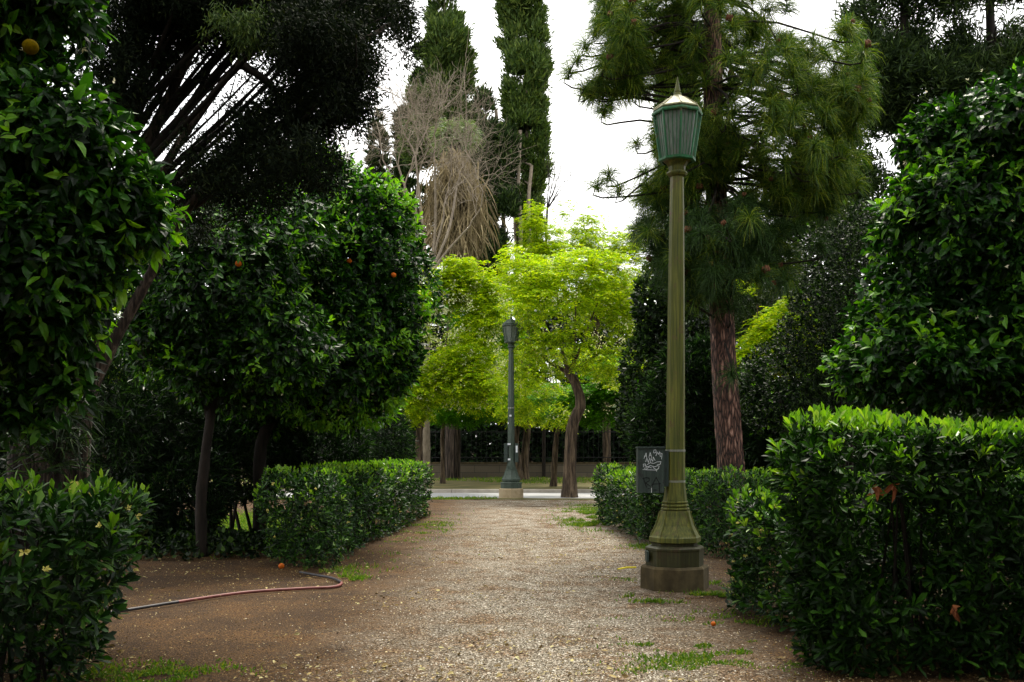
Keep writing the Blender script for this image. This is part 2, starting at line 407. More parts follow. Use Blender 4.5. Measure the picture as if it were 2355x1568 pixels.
def ground_mat(name, gravel):
    """brown soil, with a pale gravel tread where people walk (world coordinates in metres)"""
    m, nt, out = mat(name); L = nt.links
    g = nd(nt, 'ShaderNodeNewGeometry'); pos = g.outputs['Position']

    def noise(s, d=5, r=.6):
        n = nd(nt, 'ShaderNodeTexNoise', Scale=s, Detail=d, Roughness=r); L.new(pos, n.inputs['Vector']); return n.outputs['Fac']
    fine = noise(70, 4, .7); mid = noise(2.2, 7, .68); big = noise(.55, 4)
    soil = ramp(nt, [(.34, (.009, .005, .0015)), (.5, (.046, .023, .007)), (.62, (.12, .062, .020)), (.74, (.42, .30, .13))], fine)
    vo = nd(nt, 'ShaderNodeTexVoronoi', Scale=74.0); L.new(pos, vo.inputs['Vector'])
    sep = nd(nt, 'ShaderNodeSeparateColor'); L.new(vo.outputs['Color'], sep.inputs[0])
    grav = ramp(nt, [(0, (.035, .027, .016)), (.4, (.125, .104, .072)), (.78, (.28, .245, .19)), (.95, (.52, .47, .39)), (1, (.85, .80, .70))], sep.outputs[0])
    warm = ramp(nt, [(.40, (.50, .31, .16)), (.56, (1, 1, 1))], mid)
    mw = nd(nt, 'ShaderNodeMix', _data_type='RGBA', _blend_type='MULTIPLY'); mw.inputs['Factor'].default_value = .85
    L.new(grav.outputs['Color'], mw.inputs['A']); L.new(warm.outputs['Color'], mw.inputs['B'])
    blot = ramp(nt, [(.34, (.42, .38, .34)), (.52, (1, 1, 1)), (.68, (1.5, 1.38, 1.15))], noise(1.4, 8, .7))
    sm = nd(nt, 'ShaderNodeMix', _data_type='RGBA', _blend_type='MULTIPLY'); sm.inputs['Factor'].default_value = .9
    L.new(soil.outputs['Color'], sm.inputs['A']); L.new(blot.outputs['Color'], sm.inputs['B'])
    col = sm.outputs['Result']
    if gravel:
        # tread: wide round x = 0.55 m, edges broken by noise
        sx = nd(nt, 'ShaderNodeSeparateXYZ'); L.new(pos, sx.inputs[0])
        c = nd(nt, 'ShaderNodeMath', _operation='MULTIPLY_ADD'); L.new(sx.outputs['Y'], c.inputs[0]); c.inputs[1].default_value = .04; c.inputs[2].default_value = .02
        d = nd(nt, 'ShaderNodeMath', _operation='SUBTRACT'); L.new(sx.outputs['X'], d.inputs[0]); L.new(c.outputs[0], d.inputs[1])
        wd = nd(nt, 'ShaderNodeMath', _operation='MULTIPLY_ADD'); L.new(sx.outputs['Y'], wd.inputs[0]); wd.inputs[1].default_value = -.06; wd.inputs[2].default_value = .45
        ab = nd(nt, 'ShaderNodeMath', _operation='ABSOLUTE'); L.new(d.outputs[0], ab.inputs[0])
        wob = nd(nt, 'ShaderNodeMath', _operation='MULTIPLY_ADD'); L.new(mid, wob.inputs[0]); wob.inputs[1].default_value = 1.6; L.new(ab.outputs[0], wob.inputs[2])
        wb2 = nd(nt, 'ShaderNodeMath', _operation='MULTIPLY_ADD'); L.new(big, wb2.inputs[0]); wb2.inputs[1].default_value = 1.4; L.new(wob.outputs[0], wb2.inputs[2])
        mr = nd(nt, 'ShaderNodeMapRange'); mr.inputs['From Min'].default_value = 2.0; mr.inputs['From Max'].default_value = 3.4
        mr.inputs['To Min'].default_value = 1; mr.inputs['To Max'].default_value = 0; ws = nd(nt, 'ShaderNodeMath', _operation='ADD'); L.new(wb2.outputs[0], ws.inputs[0]); L.new(wd.outputs[0], ws.inputs[1]); L.new(ws.outputs[0], mr.inputs['Value'])
        mx = nd(nt, 'ShaderNodeMix', _data_type='RGBA'); L.new(mr.outputs[0], mx.inputs['Factor'])
        L.new(col, mx.inputs['A']); L.new(mw.outputs['Result'], mx.inputs['B']); col = mx.outputs['Result']
    p = nd(nt, 'ShaderNodeBsdfPrincipled', Roughness=.92); p.inputs['Specular IOR Level'].default_value = .2
    L.new(col, p.inputs['Base Color'])
    ad = nd(nt, 'ShaderNodeMath', _operation='ADD'); L.new(fine, ad.inputs[0]); L.new(vo.outputs['Distance'], ad.inputs[1])
    b = nd(nt, 'ShaderNodeBump', Strength=.8, Distance=.015); L.new(ad.outputs[0], b.inputs['Height'])
    L.new(b.outputs[0], p.inputs['Normal']); L.new(p.outputs[0], out.inputs[0])
    return m


M['soil'] = ground_mat('soil', False)
M['path'] = ground_mat('gravel_and_soil', True)
M['road'] = noise_mat('pale_road', [(.3, (.27, .275, .285)), (.7, (.40, .40, .41))], (2, 8, 2), 8, .8, .2, .005)
M['verge'] = noise_mat('dry_verge', [(.3, (.03, .045, .008)), (.5, (.09, .08, .022)), (.7, (.22, .17, .07))], (.9, 2.5, 1), 8, .95, .5, .03)


def wall_mat():
    m, nt, out = mat('stone_block_wall'); L = nt.links
    tc = nd(nt, 'ShaderNodeTexCoord'); mp = nd(nt, 'ShaderNodeMapping'); mp.inputs['Rotation'].default_value = (math.radians(90), 0, 0)
    L.new(tc.outputs['Object'], mp.inputs['Vector'])
    b = nd(nt, 'ShaderNodeTexBrick', Scale=1.0); b.inputs['Brick Width'].default_value = 1.15; b.inputs['Row Height'].default_value = .33
    b.inputs['Mortar Size'].default_value = .012
    b.inputs['Color1'].default_value = (.075, .062, .042, 1); b.inputs['Color2'].default_value = (.11, .09, .062, 1); b.inputs['Mortar'].default_value = (.04, .035, .03, 1)
    L.new(mp.outputs[0], b.inputs['Vector'])
    p = nd(nt, 'ShaderNodeBsdfPrincipled', Roughness=.9); L.new(b.outputs['Color'], p.inputs['Base Color'])
    L.new(p.outputs[0], out.inputs[0])
    return m


M['wall'] = wall_mat()

# ---------------------------------------------------------------- ground, path, road
def sheet(x0, x1, y0, y1, nx, ny, z, amp=0.0, f=1.2, seed=3):
    X, Y = np.meshgrid(np.linspace(x0, x1, nx), np.linspace(y0, y1, ny))
    P = np.stack([X, Y, np.full_like(X, 0.0)], -1).reshape(-1, 3)
    P[:, 2] = z + (amp * (vn(P, f, seed) + .5 * vn(P, f * 3.1, seed + 1)) if amp else 0)
    i = (np.arange(ny - 1)[:, None] * nx + np.arange(nx - 1)[None]).ravel()
    return MB().add(P, np.stack([i, i + 1, i + nx + 1, i + nx], -1))


tag(sheet(-600, 600, -200, 1200, 40, 40, -0.03).build('ground', M['soil']), kind='structure')
tag(sheet(-9, 9, 1.5, 29.0, 150, 230, 0.0, .012).build('path', M['path'], smooth=True), kind='structure')
tag(sheet(-40, 40, 29.45, 33.1, 40, 6, 0.0).build('road', M['road']), kind='structure')
tag(sheet(-40, 40, 33.35, 45.9, 80, 30, 0.10, .015, .8, 7).build('verge', M['verge'], smooth=True), kind='structure')
mb = MB()
for i in range(-20, 20):
    box(mb, (i * 2.0 + .01, 33.1, -.02), (i * 2.0 + 1.99, 33.34, .115))
tag(mb.build('kerb', M['kerb']), kind='structure')
tag(sheet(-40, 40, 28.7, 29.45, 120, 6, 0.005, .012, 2.0, 9).build('road_edge', M['verge'], smooth=True), kind='structure')


# gravel stones and crumbs
def stones(n, fx, fy, s0, s1):
    x = fx(n); y = fy(n)
    P = np.stack([x, y, np.zeros_like(x)], -1)
    P[:, 2] = .012 * (vn(np.stack([x, y, 0 * x], -1), 1.2, 3) + .5 * vn(np.stack([x, y, 0 * x], -1), 3.72, 4))
    s = (s0 + (s1 - s0) * RNG.random(n) ** 2.5)
    a = RNG.random(n) * 6.28
    o = np.array([(1, 0, 0), (0, 1, 0), (-1, 0, 0), (0, -1, 0), (.1, .1, .6), (0, 0, -.5)])
    t = o[None] * (0.7 + .6 * RNG.random((n, 6, 3))) * s[:, None, None]
    c, sn = np.cos(a)[:, None], np.sin(a)[:, None]
    V = np.stack([t[..., 0] * c - t[..., 1] * sn, t[..., 0] * sn + t[..., 1] * c, t[..., 2]], -1) + P[:, None]
    f = np.array([(0, 1, 4), (1, 2, 4), (2, 3, 4), (3, 0, 4)])
    return MB().add(V.reshape(-1, 3), (np.arange(n)[:, None, None] * 6 + f[None]).reshape(-1, 3))


ydist = lambda n: 6.2 + 12 * RNG.random(n) ** 1.8
yy = {}
def gxd(n):
    return .3 + RNG.normal(size=n) * .75
tag(stones(60000, gxd, ydist, .003, .009).build('gravel', M['stone']), 'pale crushed gravel along the middle of the walking path', 'gravel', kind='stuff')
tag(stones(45000, lambda n: -6 + 9.5 * RNG.random(n), ydist, .003, .011).build('soil_crumbs', M['stone_brown']), 'brown crumbs of soil and small stones beside the path', 'soil', kind='stuff')

# leaf litter
n = 9000
P = np.stack([-5.5 + 9 * RNG.random(n), 6.3 + 14 * RNG.random(n) ** 1.6, np.full(n, .014)], -1); P = P[vn(P, 2.2, 77) + .5 * vn(P, 7.0, 78) > -.15]; n = len(P)
a = RNG.random(n) * 6.28
D = np.stack([np.cos(a), np.sin(a), .15 * RNG.normal(size=n)], -1)
N = np.tile([0, 0, 1.0], (n, 1)) + .5 * RNG.normal(size=(n, 3))
mb = leaves(MB(), P, unit(D), N, .018 + .045 * RNG.random(n) ** 3, .5, T_LEAF)
tag(mb.build('leaf_litter', M['litter']), 'dry fallen leaves scattered over soil and gravel', 'leaf litter', kind='stuff')


# grass
def blades(mb, P, h, w=.006, lean=.5):
    n = len(P)
    D = unit(np.stack([lean * RNG.normal(size=n), lean * RNG.normal(size=n), np.ones(n)], -1))
    S = unit(np.cross(D, RNG.normal(size=(n, 3)))) * w
    H = (h * (.5 + RNG.random(n)))[:, None]
    m = P + D * H * .55; t = m + unit(D + np.array([0, 0, -.5]) + .4 * RNG.normal(size=(n, 3))) * H * .5
    V = np.stack([P - S, P + S, m + S * .8, m - S * .8, t], 1); o = np.arange(n)[:, None] * 5
    return mb.add(V.reshape(-1, 3), o + np.array([0, 1, 2, 3]), o + np.array([3, 2, 4]))


def patch(mb, x, y, Y, rx, ry, n, h):
    c = at(x, y, Y)
    P = np.stack([c[0] + rx * RNG.normal(size=n), Y + ry * RNG.normal(size=n), np.zeros(n)], -1)
    P = P[vn(P, 7.0, 21) + .8 * vn(P, 17.0, 22) > .35]
    blades(mb, P, h)


mb = MB()
for (x, yd, rx, ry, n, h) in [
    (1370, 1185, .35, 1.6, 16000, .07), (1400, 1205, .35, .7, 12000, .07), (1500, 1258, .25, .2, 700, .05), (1440, 1210, .35, .5, 2000, .06), (1470, 1330, .2, .15, 500, .04), (1650, 1335, .4, .3, 1800, .05),
    (1460, 1435, .16, .12, 700, .03), (1540, 1480, .2, .14, 1000, .03), (1600, 1520, .22, .16, 1300, .03), (1680, 1430, .25, .3, 900, .03), (1640, 1480, .25, .2, 900, .03), (1560, 1545, .22, .1, 800, .03),
    (990, 1210, .25, 1.6, 2600, .05), (930, 1255, .2, .7, 1400, .05), (800, 1330, .12, .1, 500, .06), (780, 1310, .25, .2, 700, .06),
    (1760, 1540, .3, .15, 1500, .025), (1480, 1372, .14, .05, 500, .05), (1560, 1384, .2, .04, 500, .045), (1630, 1372, .14, .06, 700, .06), (1860, 1505, .3, .15, 1200, .03), (1700, 1455, .2, .12, 900, .025), (340, 1548, .35, .2, 1300, .03), (250, 1560, .4, .2, 700, .03), (1000, 1262, .3, .5, 500, .03), (1720, 1500, .3, .4, 900, .04)]:
    Y = EYE * F / (yd * K - HZ)
    patch(mb, x, yd, Y, rx, ry, n, h)
tag(mb.build('grass', M['grass']), 'short green grass growing in patches along the path edges', 'grass', kind='stuff')
mb = MB()
n = 16000
P = np.stack([-13 + 26 * RNG.random(n), 33.5 + 12 * RNG.random(n), np.full(n, .1)], -1); P = P[vn(P, 1.0, 33) > 0]
blades(mb, P, .10, .012)
n = 9000
P = np.stack([-10 + 20 * RNG.random(n), 28.75 + .65 * RNG.random(n), np.full(n, .0)], -1); P = P[vn(P, 1.3, 35) > .1]
blades(mb, P, .09, .010)
tag(mb.build('verge_grass', M['grass']), 'rough grass on the verges of the pale road', 'grass', kind='stuff')
mb = MB()
n = 14000
P = np.stack([gx(545, 19.4) + 1.0 * RNG.normal(size=n), 19.6 + 1.8 * RNG.normal(size=n), np.zeros(n)], -1)
blades(mb, P, .07, .008)
tag(mb.build('lawn_grass', M['grass']), 'bright lawn patch glimpsed between the two orange tree trunks', 'lawn', kind='stuff')


# ---------------------------------------------------------------- street lamps
def oct_ring(mb, cx, cy, r0, r1, z0, z1, lean=0.0):
    lathe(mb, cx, cy, [(r0, z0), (r1, z0), (r1, z1), (r0, z1), (r0, z0)], lean=lean, capt=False)


def street_lamp(cx, cy, label, group, pm, lm, rm, plm, lean=0.0, plinth=(.366, .275)):
    root = thing('street_lamp', label, 'street lamp', (cx, cy, 0), group)
    pr, ph = plinth
    dmt = M['post_dark'] if pm is M['post'] else pm
    part = lambda n, m, f: f(MB()).build(n, m, root)
    part('plinth', plm, lambda b: lathe(b, cx, cy, [(pr + .004, -.02), (pr, ph - .022), (pr - .018, ph)], ph=-math.pi / 2 + math.pi / 8 * 0))
    part('base_drum', dmt, lambda b: lathe(b, cx, cy, [(.312, ph), (.312, .432), (.318, .445), (.318, .465), (.285, .485), (.262, .487)]))
    part('base_neck', dmt, lambda b: lathe(b, cx, cy, [(.245, .487), (.245, .512), (.262, .520)]))
    sk = part('flared_base', pm, lambda b: lathe(b, cx, cy, [(.262, .520), (.278, .528), (.278, .575), (.262, .592), (.205, .70), (.172, .80), (.160, .858)], lean=lean))
    # raised ribs and slots of the flared base
    rb = MB()
    for k in range(8):
        a = -math.pi / 2 + k * math.pi / 4
        pts = [(cx + (r + .002) * math.cos(a) + lean * z, cy + (r + .002) * math.sin(a), z) for r, z in ((.262, .592), (.205, .70), (.172, .80), (.161, .85))]
        tube(rb, pts, .010, 5)
    rb.build('rib', pm, sk)
    for k in range(3):
        z = .862 + k * .036; r = .152 - k * .008
        part('ring', pm, lambda b: lathe(b, cx, cy, [(r - .02, z), (r, z + .004), (r + .003, z + .014), (r, z + .024), (r - .02, z + .034)], 8, lean=lean))
    part('shaft', pm, lambda b: lathe(b, cx, cy, [(.128, .966), (.120, 1.03), (.110, 1.12), (.105, 1.25), (.1035, 1.45), (.099, 2.1), (.090, 3.2), (.080, 4.0), (.073, 4.44)], lean=lean))
    part('collar', pm, lambda b: lathe(b, cx, cy, [(.073, 4.44), (.098, 4.452), (.114, 4.475), (.112, 4.49), (.088, 4.50), (.094, 4.55), (.125, 4.595), (.165, 4.62)], lean=lean))
    z0, z1, r0, r1 = 4.625, 5.105, .185, .258
    cx0 = cx
    pl = part('lantern_base', lm, lambda b: lathe(b, cx, cy, [(.165, 4.60), (.200, 4.608), (.203, 4.635), (.186, 4.640)], lean=lean))
    gl = part('lantern_glass', M['glass'], lambda b: lathe(b, cx, cy, [(r0 - .024, z0 + .02), (r1 - .026, z1 + .02)], lean=lean))
    cg = MB()
    for k in range(8):
        a0 = -math.pi / 2 + k * math.pi / 4; a1 = a0 + math.pi / 4
        for t in (0, .25, .5, .75):
            def P(r, z):
                p0 = np.array([math.cos(a0), math.sin(a0)]); p1 = np.array([math.cos(a1), math.sin(a1)])
                q = (p0 * (1 - t) + p1 * t) * r
                return (cx + q[0] + lean * z, cy + q[1], z)
            tube(cg, [P(r0 - .004, z0), P(r1 - .004, z1)], .0125 if t == 0 else .0042, 6 if t == 0 else 4)
    cg.build('lantern_cage', lm, root)
    part('eave_rim', lm, lambda b: lathe(b, cx, cy, [(.235, 5.10), (.268, 5.098), (.274, 5.112), (.270, 5.132), (.245, 5.134)], lean=lean))
    rf = part('roof', rm, lambda b: lathe(b, cx, cy, [(.235, 5.134), (.248, 5.148), (.262, 5.150), (.258, 5.166), (.225, 5.185), (.160, 5.235), (.100, 5.282), (.060, 5.300), (.045, 5.318)], lean=lean))
    rr = MB()
    for k in range(8):
        a = -math.pi / 2 + k * math.pi / 4
        tube(rr, [(cx + r * math.cos(a) + lean * z, cy + r * math.sin(a), z) for r, z in ((.258, 5.168), (.160, 5.237), (.10, 5.284))], .007, 5)
    rr.build('roof_rib', rm, rf)
    part('finial', pm, lambda b: lathe(b, cx, cy, [(.045, 5.318), (.040, 5.345), (.028, 5.352), (.034, 5.36), (.026, 5.40), (.012, 5.47), (.003, 5.52)], 10, lean=lean))
    return root


def ribbon(mb, pts, w, y, org, su, sv):
    pts = np.array(pts, float)
    P = np.stack([org[0] + pts[:, 0] * su, np.full(len(pts), y), org[2] - pts[:, 1] * sv], -1)
    for a, b in zip(P[:-1], P[1:]):
        d = unit(b - a); s = np.array([d[2], 0, -d[0]]) * w * .5
        a = a - d * w * .3; b = b + d * w * .3
        mb.add([a - s, b - s, b + s, a + s], [(0, 1, 2, 3)])


LX, LY = gx(1551, 10.75), 10.75
lamp = street_lamp(LX, LY, 'tall olive green lamp post with eight sided lantern beside the gravel path', 'park lamps', M['post'], M['lantern_green'], M['roof_pale'], M['concrete'], lean=.0055)
lamp['label'] = 'tall near olive green lamp post carrying a dark box with graffiti, on the path edge'
# junction box strapped to the near post
bx0, bx1 = gx(1467, 10.55), gx(1527, 10.55)
mbx = MB(); box(mbx, (bx0, 10.55, 1.055), (bx1, 10.72, 1.525))
jb = mbx.build('junction_box', M['box_paint'], lamp)
mbx = MB(); box(mbx, (bx0 - .006, 10.535, 1.526), (bx1 + .012, 10.74, 1.545)); mbx.build('box_lid', M['box_paint'], jb)
mbx = MB(); box(mbx, (bx1 + .001, 10.62, 1.12), (LX - .085, 10.76, 1.50)); mbx.build('bracket', M['box_paint'], jb)
su, sv = (bx1 - bx0) / 235., .47 / 445.
W = [[(182, 205), (202, 150), (208, 208)], [(184, 185), (204, 180)], [(226, 198), (238, 146), (252, 200)], [(230, 178), (248, 174)],
     [(268, 150), (272, 122), (288, 118), (292, 140), (276, 152)], [(290, 180), (300, 140), (312, 165), (322, 138), (330, 190)], [(330, 150), (345, 158), (340, 212)],
     [(198, 240), (208, 198), (222, 248), (234, 200)], [(240, 246), (246, 206), (262, 235), (266, 190), (282, 226)], [(180, 290), (176, 262), (196, 262), (204, 300), (184, 304)],
     [(212, 268), (238, 248), (270, 256), (300, 240), (335, 238), (330, 262), (300, 270)], [(172, 318), (205, 314), (226, 290), (250, 300)], [(196, 318), (300, 322), (268, 300), (262, 282)],
     [(296, 334), (290, 320), (314, 306), (318, 278)], [(188, 275), (215, 290), (240, 276), (276, 290), (310, 276)], [(250, 482), (250, 546)]]
mw = MB()
for s in W: ribbon(mw, np.array(s) - (130, 105), .0052, 10.5475, (bx0, 0, 1.525), su, sv)
mw.build('white_graffiti', M['white_mark'], jb)
mk = MB()
for s in [[(180, 398), (186, 440), (206, 494)], [(170, 408), (205, 396), (228, 402), (230, 428), (196, 450)], [(196, 450), (238, 482)], [(248, 494), (270, 440), (292, 394), (318, 450), (324, 552)], [(256, 462), (332, 458)], [(268, 520), (300, 522)], [(216, 508), (232, 506)]]:
    ribbon(mk, np.array(s) - (130, 105), .0085, 10.5475, (bx0, 0, 1.525), su, sv)
mk.build('black_lettering', M['black_mark'], jb)
for z, tl in ((1.16, .045), (1.49, -.005)):
    mbx = MB(); lathe(mbx, LX, LY, [(.1065, z), (.1085, z), (.1085, z + .022), (.1065, z + .022)], lean=.0055, capt=False); mbx.build('strap', M['steel'], lamp)
mbx = MB(); box(mbx, (LX - .318, LY - .13, .32), (LX - .296, LY + .02, .43)); mbx.build('base_plate', M['box_paint'], lamp)
# concrete pad round the near plinth
c = MB(); lathe(c, LX + .03, LY, [(.64, -.04), (.58, .012), (.36, .03)], 11, capt=True)
tag(c.build('concrete_pad', M['path'], origin=(LX, LY, 0)), 'low worn concrete pad under the near lamp post', 'concrete pad')

FX, FY = gx(1175, 29.6), 29.6
lamp2 = street_lamp(FX, FY, 'distant dark green lamp post on a tan stone block in front of the pale road', 'park lamps', M['post_far'], M['post_far'], M['post_far'], M['sandstone'], plinth=(.36, .30))
for s in (-1, 1):
    mbx = MB(); box(mbx, (FX + s * .16 - .055, FY - .10, 1.07), (FX + s * .16 + .055, FY + .10, 1.63)); jb2 = mbx.build('junction_box', M['box_paint'], lamp2)
    if s > 0:
        mbx = MB(); box(mbx, (FX + .16 - .022, FY - .104, 1.36), (FX + .16 + .03, FY - .1005, 1.56)); mbx.build('sticker', M['white_mark'], jb2)
for z, x, w in ((1.58, -.06, .09), (1.13, -.06, .07), (2.42, -.02, .06), (2.2, -.085, .03)):
    mbx = MB(); box(mbx, (FX + x - w / 2, FY - .112, z), (FX + x + w / 2, FY - .1085, z + .05)); mbx.build('sticker', M['white_mark'], lamp2)
mbx = MB(); lathe(mbx, FX, FY, [(.099, 2.66), (.103, 2.66), (.103, 2.69), (.099, 2.69)], capt=False); mbx.build('strap', M['steel'], lamp2)

# ---------------------------------------------------------------- hedges
def hedge_skin(poly, h, n, depth, top_share=.35, lump=.05, seed=1, und=0.0, zb=.05):
    """points on the sides and top of a clipped hedge whose footprint is a convex polygon"""
    poly = np.array(poly, float); m = len(poly)
    e = np.roll(poly, -1, 0) - poly; el = np.linalg.norm(e, axis=1)
    cen = poly.mean(0)
    ns = int(n * (1 - top_share)); nt_ = n - ns
    i = RNG.choice(m, ns, p=el / el.sum()); t = RNG.random(ns)
    xy = poly[i] + e[i] * t[:, None]
    nr = np.stack([e[i][:, 1], -e[i][:, 0]], -1) / el[i][:, None]
    z = zb + (h - zb) * RNG.random(ns)
    rnd = .16
    zt = np.clip((z - (h - rnd)) / rnd, 0, 1)
    d = depth * RNG.random(ns) ** 1.4
    taper = und * (1 - z / h)
    P = np.concatenate([xy - nr * (d + rnd * (1 - np.sqrt(np.maximum(1 - zt ** 2, 0))) + taper)[:, None], z[:, None]], 1)
    N = unit(np.concatenate([nr * (1.02 - zt)[:, None], (.15 + zt)[:, None]], 1))
    w = RNG.dirichlet(np.ones(m) * .8, nt_)
    xyt = w @ poly
    # stay off the very rim
    xyt = cen + (xyt - cen) * .97
    P2 = np.concatenate([xyt, (h - depth * .6 * RNG.random(nt_) ** 1.4)[:, None]], 1)
    N2 = np.tile([0, 0, 1.0], (nt_, 1)) + .25 * RNG.normal(size=(nt_, 3))
    P = np.vstack([P, P2]); N = unit(np.vstack([N, N2]))
    P = P + N * (lump * vn(P, 3.0, seed) + lump * .6 * vn(P, 8.0, seed + 3))[:, None]
    return P, N


def hedge(label, polys, h, n, L, m, mnew, newn, seed, flowers=0, top=.35, depth=.28, asp=.38, k=7, und=.05, T=T_OBOV, zb=.05, gap=-9):
    c = np.mean([np.mean(p, axis=0) for p in polys], axis=0)
    root = thing('hedge', label, 'hedge', (c[0], c[1], 0), 'clipped hedges along the path')
    f, g, fl = MB(), MB(), MB()
    for p in polys:
        P, N = hedge_skin(p, h, n, depth, top, seed=seed, und=und, zb=zb)
        ok = vn(P, 4.5, seed + 9) > gap; P, N = P[ok], N[ok]
        A = unit(N + .35 * RNG.normal(size=N.shape) + np.array([0, 0, .3]))
        leaves(f, *shoots(P, A, k, L, (.45, 1.25), .1, L * .7)[:4], asp, T)
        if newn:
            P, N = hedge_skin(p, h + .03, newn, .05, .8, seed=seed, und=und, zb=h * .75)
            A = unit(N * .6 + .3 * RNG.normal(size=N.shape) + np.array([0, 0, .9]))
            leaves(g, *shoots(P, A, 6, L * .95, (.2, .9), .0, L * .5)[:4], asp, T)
        if flowers:
            P, N = hedge_skin(p, h, flowers, .03, top, seed=seed, und=und)
            P = P + N * L * .25
            leaves(fl, *shoots(P, N, 9, L * .30, (.2, 1.5), 0, .015)[:4], .6, T_DIA)
    f.build('foliage', m, root)
    if newn: g.build('new_shoots', mnew, root)
    if flowers: tag(fl.build('blossoms', M['hedge_flower'], root), kind='stuff')
    # woody stems inside
    st = MB()
    for p in polys:
        p = np.array(p); cc = p.mean(0)
        for i in range(26):
            w = RNG.dirichlet(np.ones(len(p))); b = w @ p; b = cc + (b - cc) * .62
            t = b + .14 * RNG.normal(size=2)
            tube(st, smoothpath([(b[0], b[1], -.02), ((b[0] * .6 + t[0] * .4), (b[1] * .6 + t[1] * .4), h * .4), (t[0], t[1], h * .85)], 6), np.linspace(.014, .006, 6), 5)
    st.build('stems', M['bark_dark'], root)
    return root


# tall hedge filling the right foreground
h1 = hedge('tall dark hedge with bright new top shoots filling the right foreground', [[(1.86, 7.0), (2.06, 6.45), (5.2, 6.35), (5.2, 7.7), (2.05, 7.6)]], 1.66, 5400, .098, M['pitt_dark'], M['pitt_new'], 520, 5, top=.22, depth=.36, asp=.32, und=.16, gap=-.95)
wl = MB()
for (x, y) in ((2015, 1122), (2055, 1120), (2190, 1400)):
    p = at(x, y, 6.42); A = np.tile(unit([-.1, -.5, -.75]), (1, 1))
    leaves(wl, *shoots(p[None], A, 6, .085, (.3, 1.1), .3, .03)[:4], .36, T_LEAF)
wl.build('withered_leaves', M['brown_leaf'], h1)
# low silvery hedge behind it
hedge('low glossy hedge just behind the lamp, tucked against the tall right hedge', [[(2.02, 9.2), (2.12, 8.5), (2.28, 7.6), (4.6, 7.8), (4.6, 9.9), (2.15, 9.9)]], 1.02, 3600, .082, M['pitt'], M['pitt_new'], 500, 15, flowers=50, und=.06)
# long hedge behind the lamp
hedge('long low hedge running back behind the near lamp and pine trunk', [[(2.6, 13.6), (4.8, 13.4), (9.0, 13.8), (9.0, 15.3), (2.5, 15.6)], [(1.95, 15.6), (2.5, 15.2), (3.4, 15.4), (3.2, 20.6), (1.7, 20.3)]], 1.10, 4800, .075, M['pitt'], M['pitt_new'], 900, 25, flowers=60, und=.12)
# left hedges
hedge('loose dark hedge with open twiggy side in the left foreground corner', [[(-2.42, 6.7), (-2.85, 7.9), (-5.2, 8.3), (-5.2, 5.4), (-2.75, 5.5), (-2.36, 6.1)]], 1.22, 2800, .104, M['pitt'], M['pitt_new'], 70, 35, flowers=40, top=.3, und=.36, gap=-.5, depth=.4)
hedge('clipped box shaped hedge along the left edge of the path', [[(-3.25, 12.8), (-2.25, 12.4), (-1.75, 21.8), (-3.1, 21.8)]], 1.14, 6400, .078, M['pitt'], M['pitt_new'], 900, 45, flowers=80, und=.10)

# ---------------------------------------------------------------- citrus trees
def orange_mesh(r):
    b = MB(); lathe(b, 0, 0, [(r * math.sin(t) + 1e-4, -r * math.cos(t) * .95) for t in np.linspace(0, math.pi, 13)], 18)
    return b


def citrus(label, lobes, trunk, n, L, seed, k=7, T=T_LEAF, blossoms=60, inner=.5, new=.12, group='orange trees', tr=.07, droop=.35, oranges=()):
    base = np.array(trunk[0])
    root = thing('orange_tree', label, 'tree', (base[0], base[1], 0), group)
    f, g, bl = MB(), MB(), MB()
    P, N = shell(lobes, n, .16, .15, 3.2, seed, .82, gap=-.95, gf=5.0)
    A = unit(N + .45 * RNG.normal(size=N.shape) + np.array([0, 0, .2]))
    sel = (RNG.random(len(P)) < new * 2 * np.clip(.5 + vn(P, 3, seed + 5), 0, 1))
    leaves(f, *shoots(P[~sel], A[~sel], k, L, (.5, 1.45), droop, L * 1.2)[:4], .47, T)
    if sel.any(): leaves(g, *shoots(P[sel] + N[sel] * .04, A[sel], k - 1, L * .95, (.4, 1.3), droop * .8, L)[:4], .45, T)
    P, N = shell(lobes, int(n * inner), .45, .10, 4.0, seed, .55)
    P = P - N * .12
    leaves(f, *shoots(P, unit(N + .6 * RNG.normal(size=N.shape)), k, L * 1.1, (.5, 1.5), .2, L)[:4], .5, T)
    f.build('foliage', M['citrus'], root)
    if g.n: g.build('young_leaves', M['citrus_new'], root)
    if blossoms:
        P, N = shell(lobes, blossoms, .03, .10, 4.0, seed, .9)
        P = P + N * L * .45
        leaves(bl, *shoots(P, N, 6, L * .24, (.5, 1.3), 0, .01)[:4], .45, T_DIA)
        tag(bl.build('blossoms', M['blossom'], root), kind='stuff')
    t = MB(); pts = smoothpath(trunk, 14)
    tube(t, pts, np.linspace(tr, tr * .75, 14), 10, .04)
    for l in lobes:
        s = pts[-1 - RNG.integers(0, 3)]
        tube(t, smoothpath([s, (s + l[0]) / 2 + .1 * RNG.normal(size=3), l[0]], 8), np.linspace(tr * .6, .012, 8), 6)
    t.build('trunk', M['bark_dark'], root, True)
    for (p, r, mm) in oranges:
        b = orange_mesh(r)
        b.V = [v + np.asarray(p) for v in b.V]
        b.build('orange', M[mm], root, True)
    return root


def lobe(x, y, Y, rx, ry, dep):
    s = dm(Y)
    return (at(x, y, Y), np.array([rx * s, dep, ry * s]))


